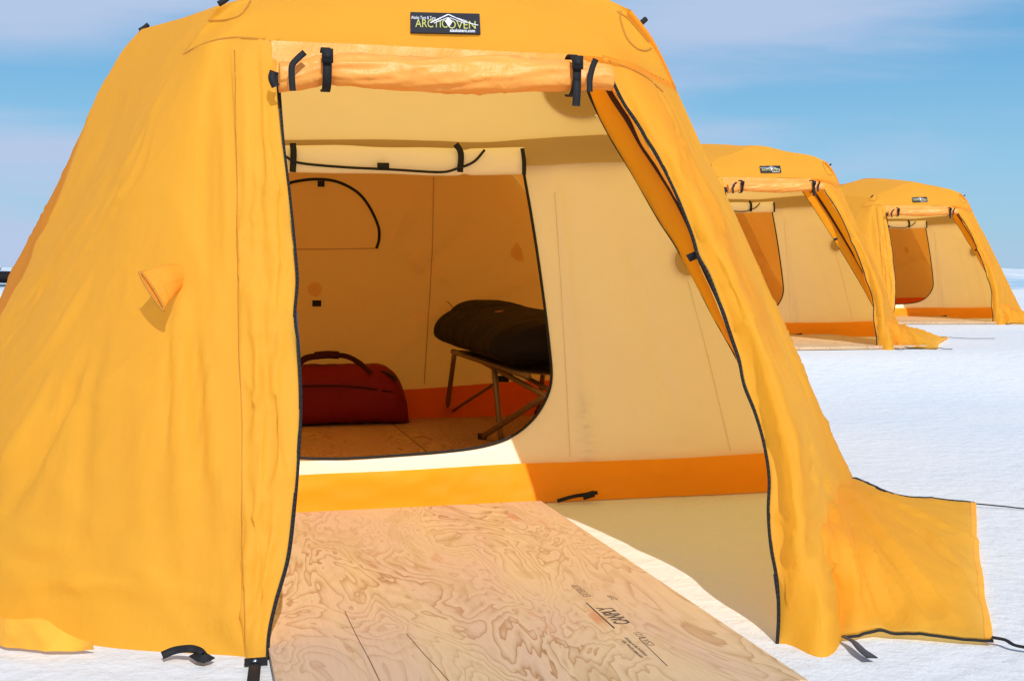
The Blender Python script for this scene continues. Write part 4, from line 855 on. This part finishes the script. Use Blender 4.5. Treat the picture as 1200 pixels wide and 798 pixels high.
folded_panel(t2, ((640, 96), (650, 112), (700, 190), (760, 290), (820, 395), (868, 480), (902, 546)), ((676, 90), (684, 108), (740, 196), (800, 300), (858, 408), (890, 475), (903, 530)), 17, None)
def at_tent(L_, rz, x, y, z): c, s = math.cos(rz), math.sin(rz); return (L_[0] + (x * c - y * s) * S, L_[1] + (x * s + y * c) * S, L_[2] + z * S)
def sheet_at(L_, rz, x0, x1, y0, y1, label, grp):
    o = sheet('plywood_sheet', x0, x1, y0, y1, .001, .03, label, grp); o.location = at_tent(L_, rz, x0, y0, .002); o.rotation_euler.z = rz
sheet_at(L2, RZ2, -1.0, 1.25, -2.15, -.02, 'plywood sheet lying in the doorway of the middle tent', 'plywood sheets laid on the snow')
sheet_at(L3, RZ3, -1.0, .80, -2.15, -.02, 'plywood sheet lying in the doorway of the farthest tent', 'plywood sheets laid on the snow')
d3 = retag(copy_tree(duf), 'bright red bag glimpsed through the doorway of the farthest tent', at_tent(L3, RZ3, .05, 1.6, .02), RZ3 + .5)

# ------------------------------------------------------------------ snow, far ridges, far vehicle
def sp(n, mx, near, c=0.0):
    t = np.linspace(-1, 1, n); a = math.asinh(mx / near); return np.sinh(t * a) * near + c
X_ = sp(300, 3000, 1.2, 2.0); Y_ = sp(420, 3000, 1.2, 5.0)
GX, GY = np.meshgrid(X_, Y_, indexing='ij'); P3 = np.stack([GX, GY, GX * 0], 2)
ss = lambda a, b, x: (lambda t: t * t * (3 - 2 * t))(np.clip((x - a) / (b - a), 0, 1))
H = E2 * S * ss(9.1 * S, 11.9 * S, GY)
H = H + (.03 * noise(P3, .35, 90) + .012 * noise(P3, 1.3, 91) + .004 * noise(P3, 5, 92)) * (.25 + .75 * ss(9 * S, 30, GY))
# keep flat where tents stand
def flat(cx, cy, r, h0, H):
    d = np.hypot(GX - cx, GY - cy); w = 1 - ss(r * .8, r * 1.25, d); return H * (1 - w) + h0 * w
H = flat(L2[0], L2[1], 2.9, E2 * S, H); H = flat(L3[0], L3[1], 2.9, E2 * S, H)
# snow mound right of the far tent, a dip, then rough pressure ridges to the horizon
H = H + .14 * np.exp(-((GY - 40) / 5) ** 2) * ss(10, 15, GX) * (1 + .3 * noise(P3, .3, 93)) - .35 * ss(46, 62, GY)
rdg = np.clip(noise(P3 * np.array([.35, 1, 1]), .05, 94), 0, 1) + .6 * np.clip(noise(P3 * np.array([.6, 1, 1]), .16, 95), 0, 1)
H = H + ss(125, 170, GY) * (1 - ss(500, 900, GY)) * rdg * 2.0
H = np.where(ss(9 * S, 10 * S, GY) == 0, np.minimum(H, .006), H)
G = np.stack([GX, GY, H - .004], 2)
sn = MB(); nu, nv = G.shape[:2]
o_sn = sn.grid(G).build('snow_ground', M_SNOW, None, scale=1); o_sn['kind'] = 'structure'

# low dark sled far behind the nearest tent, at the left edge
def sled():
    Yd = 60.0; X0 = (-12 - 600) / F * Yd
    t = empty('cargo_sled', 'dark loaded sled far off on the snow at the left edge', 'sled', None, (X0, Yd, .25), .2)
    m = MB().tube([(-1.6, 0, .35), (0, 0, .4), (1.2, 0, .38)], .42, 14, res=20, flat=.7); m.build('tarped_load', M_BLKBAG, t, scale=1)
    for y in (-.4, .4): MB().tube([(-1.7, y, .0), (1.1, y, 0), (1.6, y, .25)], .05, 8, res=20).build('runner', M_GREY, t, scale=1)
    MB().box((.2, -.1, .84), (.35, 0, 0), (0, .22, 0), (.02, 0, .10)).build('white_sack', M_WHITE, t, scale=1)
    return t
sled()

# ------------------------------------------------------------------ light, sky, camera
EL, AZ = math.radians(39), math.radians(164)
sunv = Vector((math.sin(AZ) * math.cos(EL), math.cos(AZ) * math.cos(EL), math.sin(EL)))
sd = bpy.data.lights.new('sun', 'SUN'); sd.energy = 4.15; sd.angle = math.radians(.5); sd.color = (1, .95, .88)
so = bpy.data.objects.new('sun', sd); col.objects.link(so); so.rotation_euler = sunv.to_track_quat('Z', 'Y').to_euler(); so.location = (0, 0, 20)
w = bpy.data.worlds.new('World'); scene.world = w; w.use_nodes = True; nt = w.node_tree; nt.nodes.clear(); L = nt.links
out = nd(nt, 'ShaderNodeOutputWorld'); bg = nd(nt, 'ShaderNodeBackground', Strength=.12)
sky = nd(nt, 'ShaderNodeTexSky', sky_type='NISHITA', sun_disc=False, sun_elevation=EL, sun_rotation=AZ, air_density=1.0, dust_density=.6, ozone_density=1.6)
tc = nd(nt, 'ShaderNodeTexCoord'); mp = nd(nt, 'ShaderNodeMapping'); mp.inputs['Scale'].default_value = (1.3, 1.3, 7.5); mp.inputs['Rotation'].default_value = (0, math.radians(4), 0); mp.inputs['Location'].default_value = (.35, 0, .4)
L.new(tc.outputs['Generated'], mp.inputs[0])
n1 = nd(nt, 'ShaderNodeTexNoise', Scale=1.5, Detail=7.0, Roughness=.55, Distortion=.5); L.new(mp.outputs[0], n1.inputs[0])
acc = n1.outputs['Fac']
for cx, cz, rx, rz_, st in ((.23, .195, .20, .032, .26), (-.36, .19, .12, .03, .22), (-.33, .085, .12, .025, .12), (.33, .085, .14, .02, .10), (-.36, .135, .10, .012, -.22), (.22, .13, .16, .014, -.16)):
    sb_ = nd(nt, 'ShaderNodeVectorMath', operation='SUBTRACT'); L.new(tc.outputs['Generated'], sb_.inputs[0]); sb_.inputs[1].default_value = (cx, 0, cz)
    ml_ = nd(nt, 'ShaderNodeVectorMath', operation='MULTIPLY'); L.new(sb_.outputs[0], ml_.inputs[0]); ml_.inputs[1].default_value = (1 / rx, 0, 1 / rz_)
    ln_ = nd(nt, 'ShaderNodeVectorMath', operation='LENGTH'); L.new(ml_.outputs[0], ln_.inputs[0])
    mr_ = nd(nt, 'ShaderNodeMapRange', interpolation_type='SMOOTHSTEP'); mr_.inputs['From Min'].default_value = 0; mr_.inputs['From Max'].default_value = 1.5; mr_.inputs['To Min'].default_value = st; mr_.inputs['To Max'].default_value = 0; L.new(ln_.outputs['Value'], mr_.inputs['Value'])
    ad_ = nd(nt, 'ShaderNodeMath', operation='ADD'); L.new(acc, ad_.inputs[0]); L.new(mr_.outputs[0], ad_.inputs[1]); acc = ad_.outputs[0]
r1_ = nd(nt, 'ShaderNodeMapRange', interpolation_type='SMOOTHSTEP'); r1_.inputs['From Min'].default_value = .40; r1_.inputs['From Max'].default_value = .70; r1_.inputs['To Min'].default_value = .05; r1_.inputs['To Max'].default_value = .92; L.new(acc, r1_.inputs['Value'])
sz = nd(nt, 'ShaderNodeSeparateXYZ'); L.new(tc.outputs['Generated'], sz.inputs[0])
hz = nd(nt, 'ShaderNodeValToRGB'); L.new(sz.outputs['Z'], hz.inputs[0]); e = hz.color_ramp.elements
hz.color_ramp.elements[0].position = 0; e[0].color = (2.8, 4.8, 6.6, 1); e[1].position = .5; e[1].color = (.9, 2.2, 4.6, 1)
x = e.new(.08); x.color = (2.0, 4.5, 6.6, 1); x = e.new(.17); x.color = (.95, 3.45, 6.0, 1)
m0 = nd(nt, 'ShaderNodeMix', data_type='RGBA'); m0.inputs[0].default_value = .87; L.new(sky.outputs[0], m0.inputs[6]); L.new(hz.outputs[0], m0.inputs[7])
mx = nd(nt, 'ShaderNodeMix', data_type='RGBA'); L.new(r1_.outputs[0], mx.inputs[0]); L.new(m0.outputs[2], mx.inputs[6]); mx.inputs[7].default_value = (4.0, 4.9, 6.7, 1)
L.new(mx.outputs[2], bg.inputs[0]); L.new(bg.outputs[0], out.inputs[0])

cd = bpy.data.cameras.new('camera'); cd.sensor_width = 36; cd.lens = F / 1200 * 36; cd.clip_start = .05; cd.clip_end = 8000
co = bpy.data.objects.new('camera', cd); col.objects.link(co); co.location = (0, 0, S); co.rotation_euler = (math.pi / 2 - PITCH, 0, 0); scene.camera = co
scene.view_settings.view_transform = 'Standard'; scene.view_settings.look = 'None'; scene.view_settings.exposure = 0; scene.view_settings.gamma = 1
scene.render.engine = 'CYCLES'; c = scene.cycles; c.use_denoising = True; c.max_bounces = 10; c.diffuse_bounces = 7; c.transmission_bounces = 8; c.transparent_max_bounces = 8; c.sample_clamp_indirect = 6
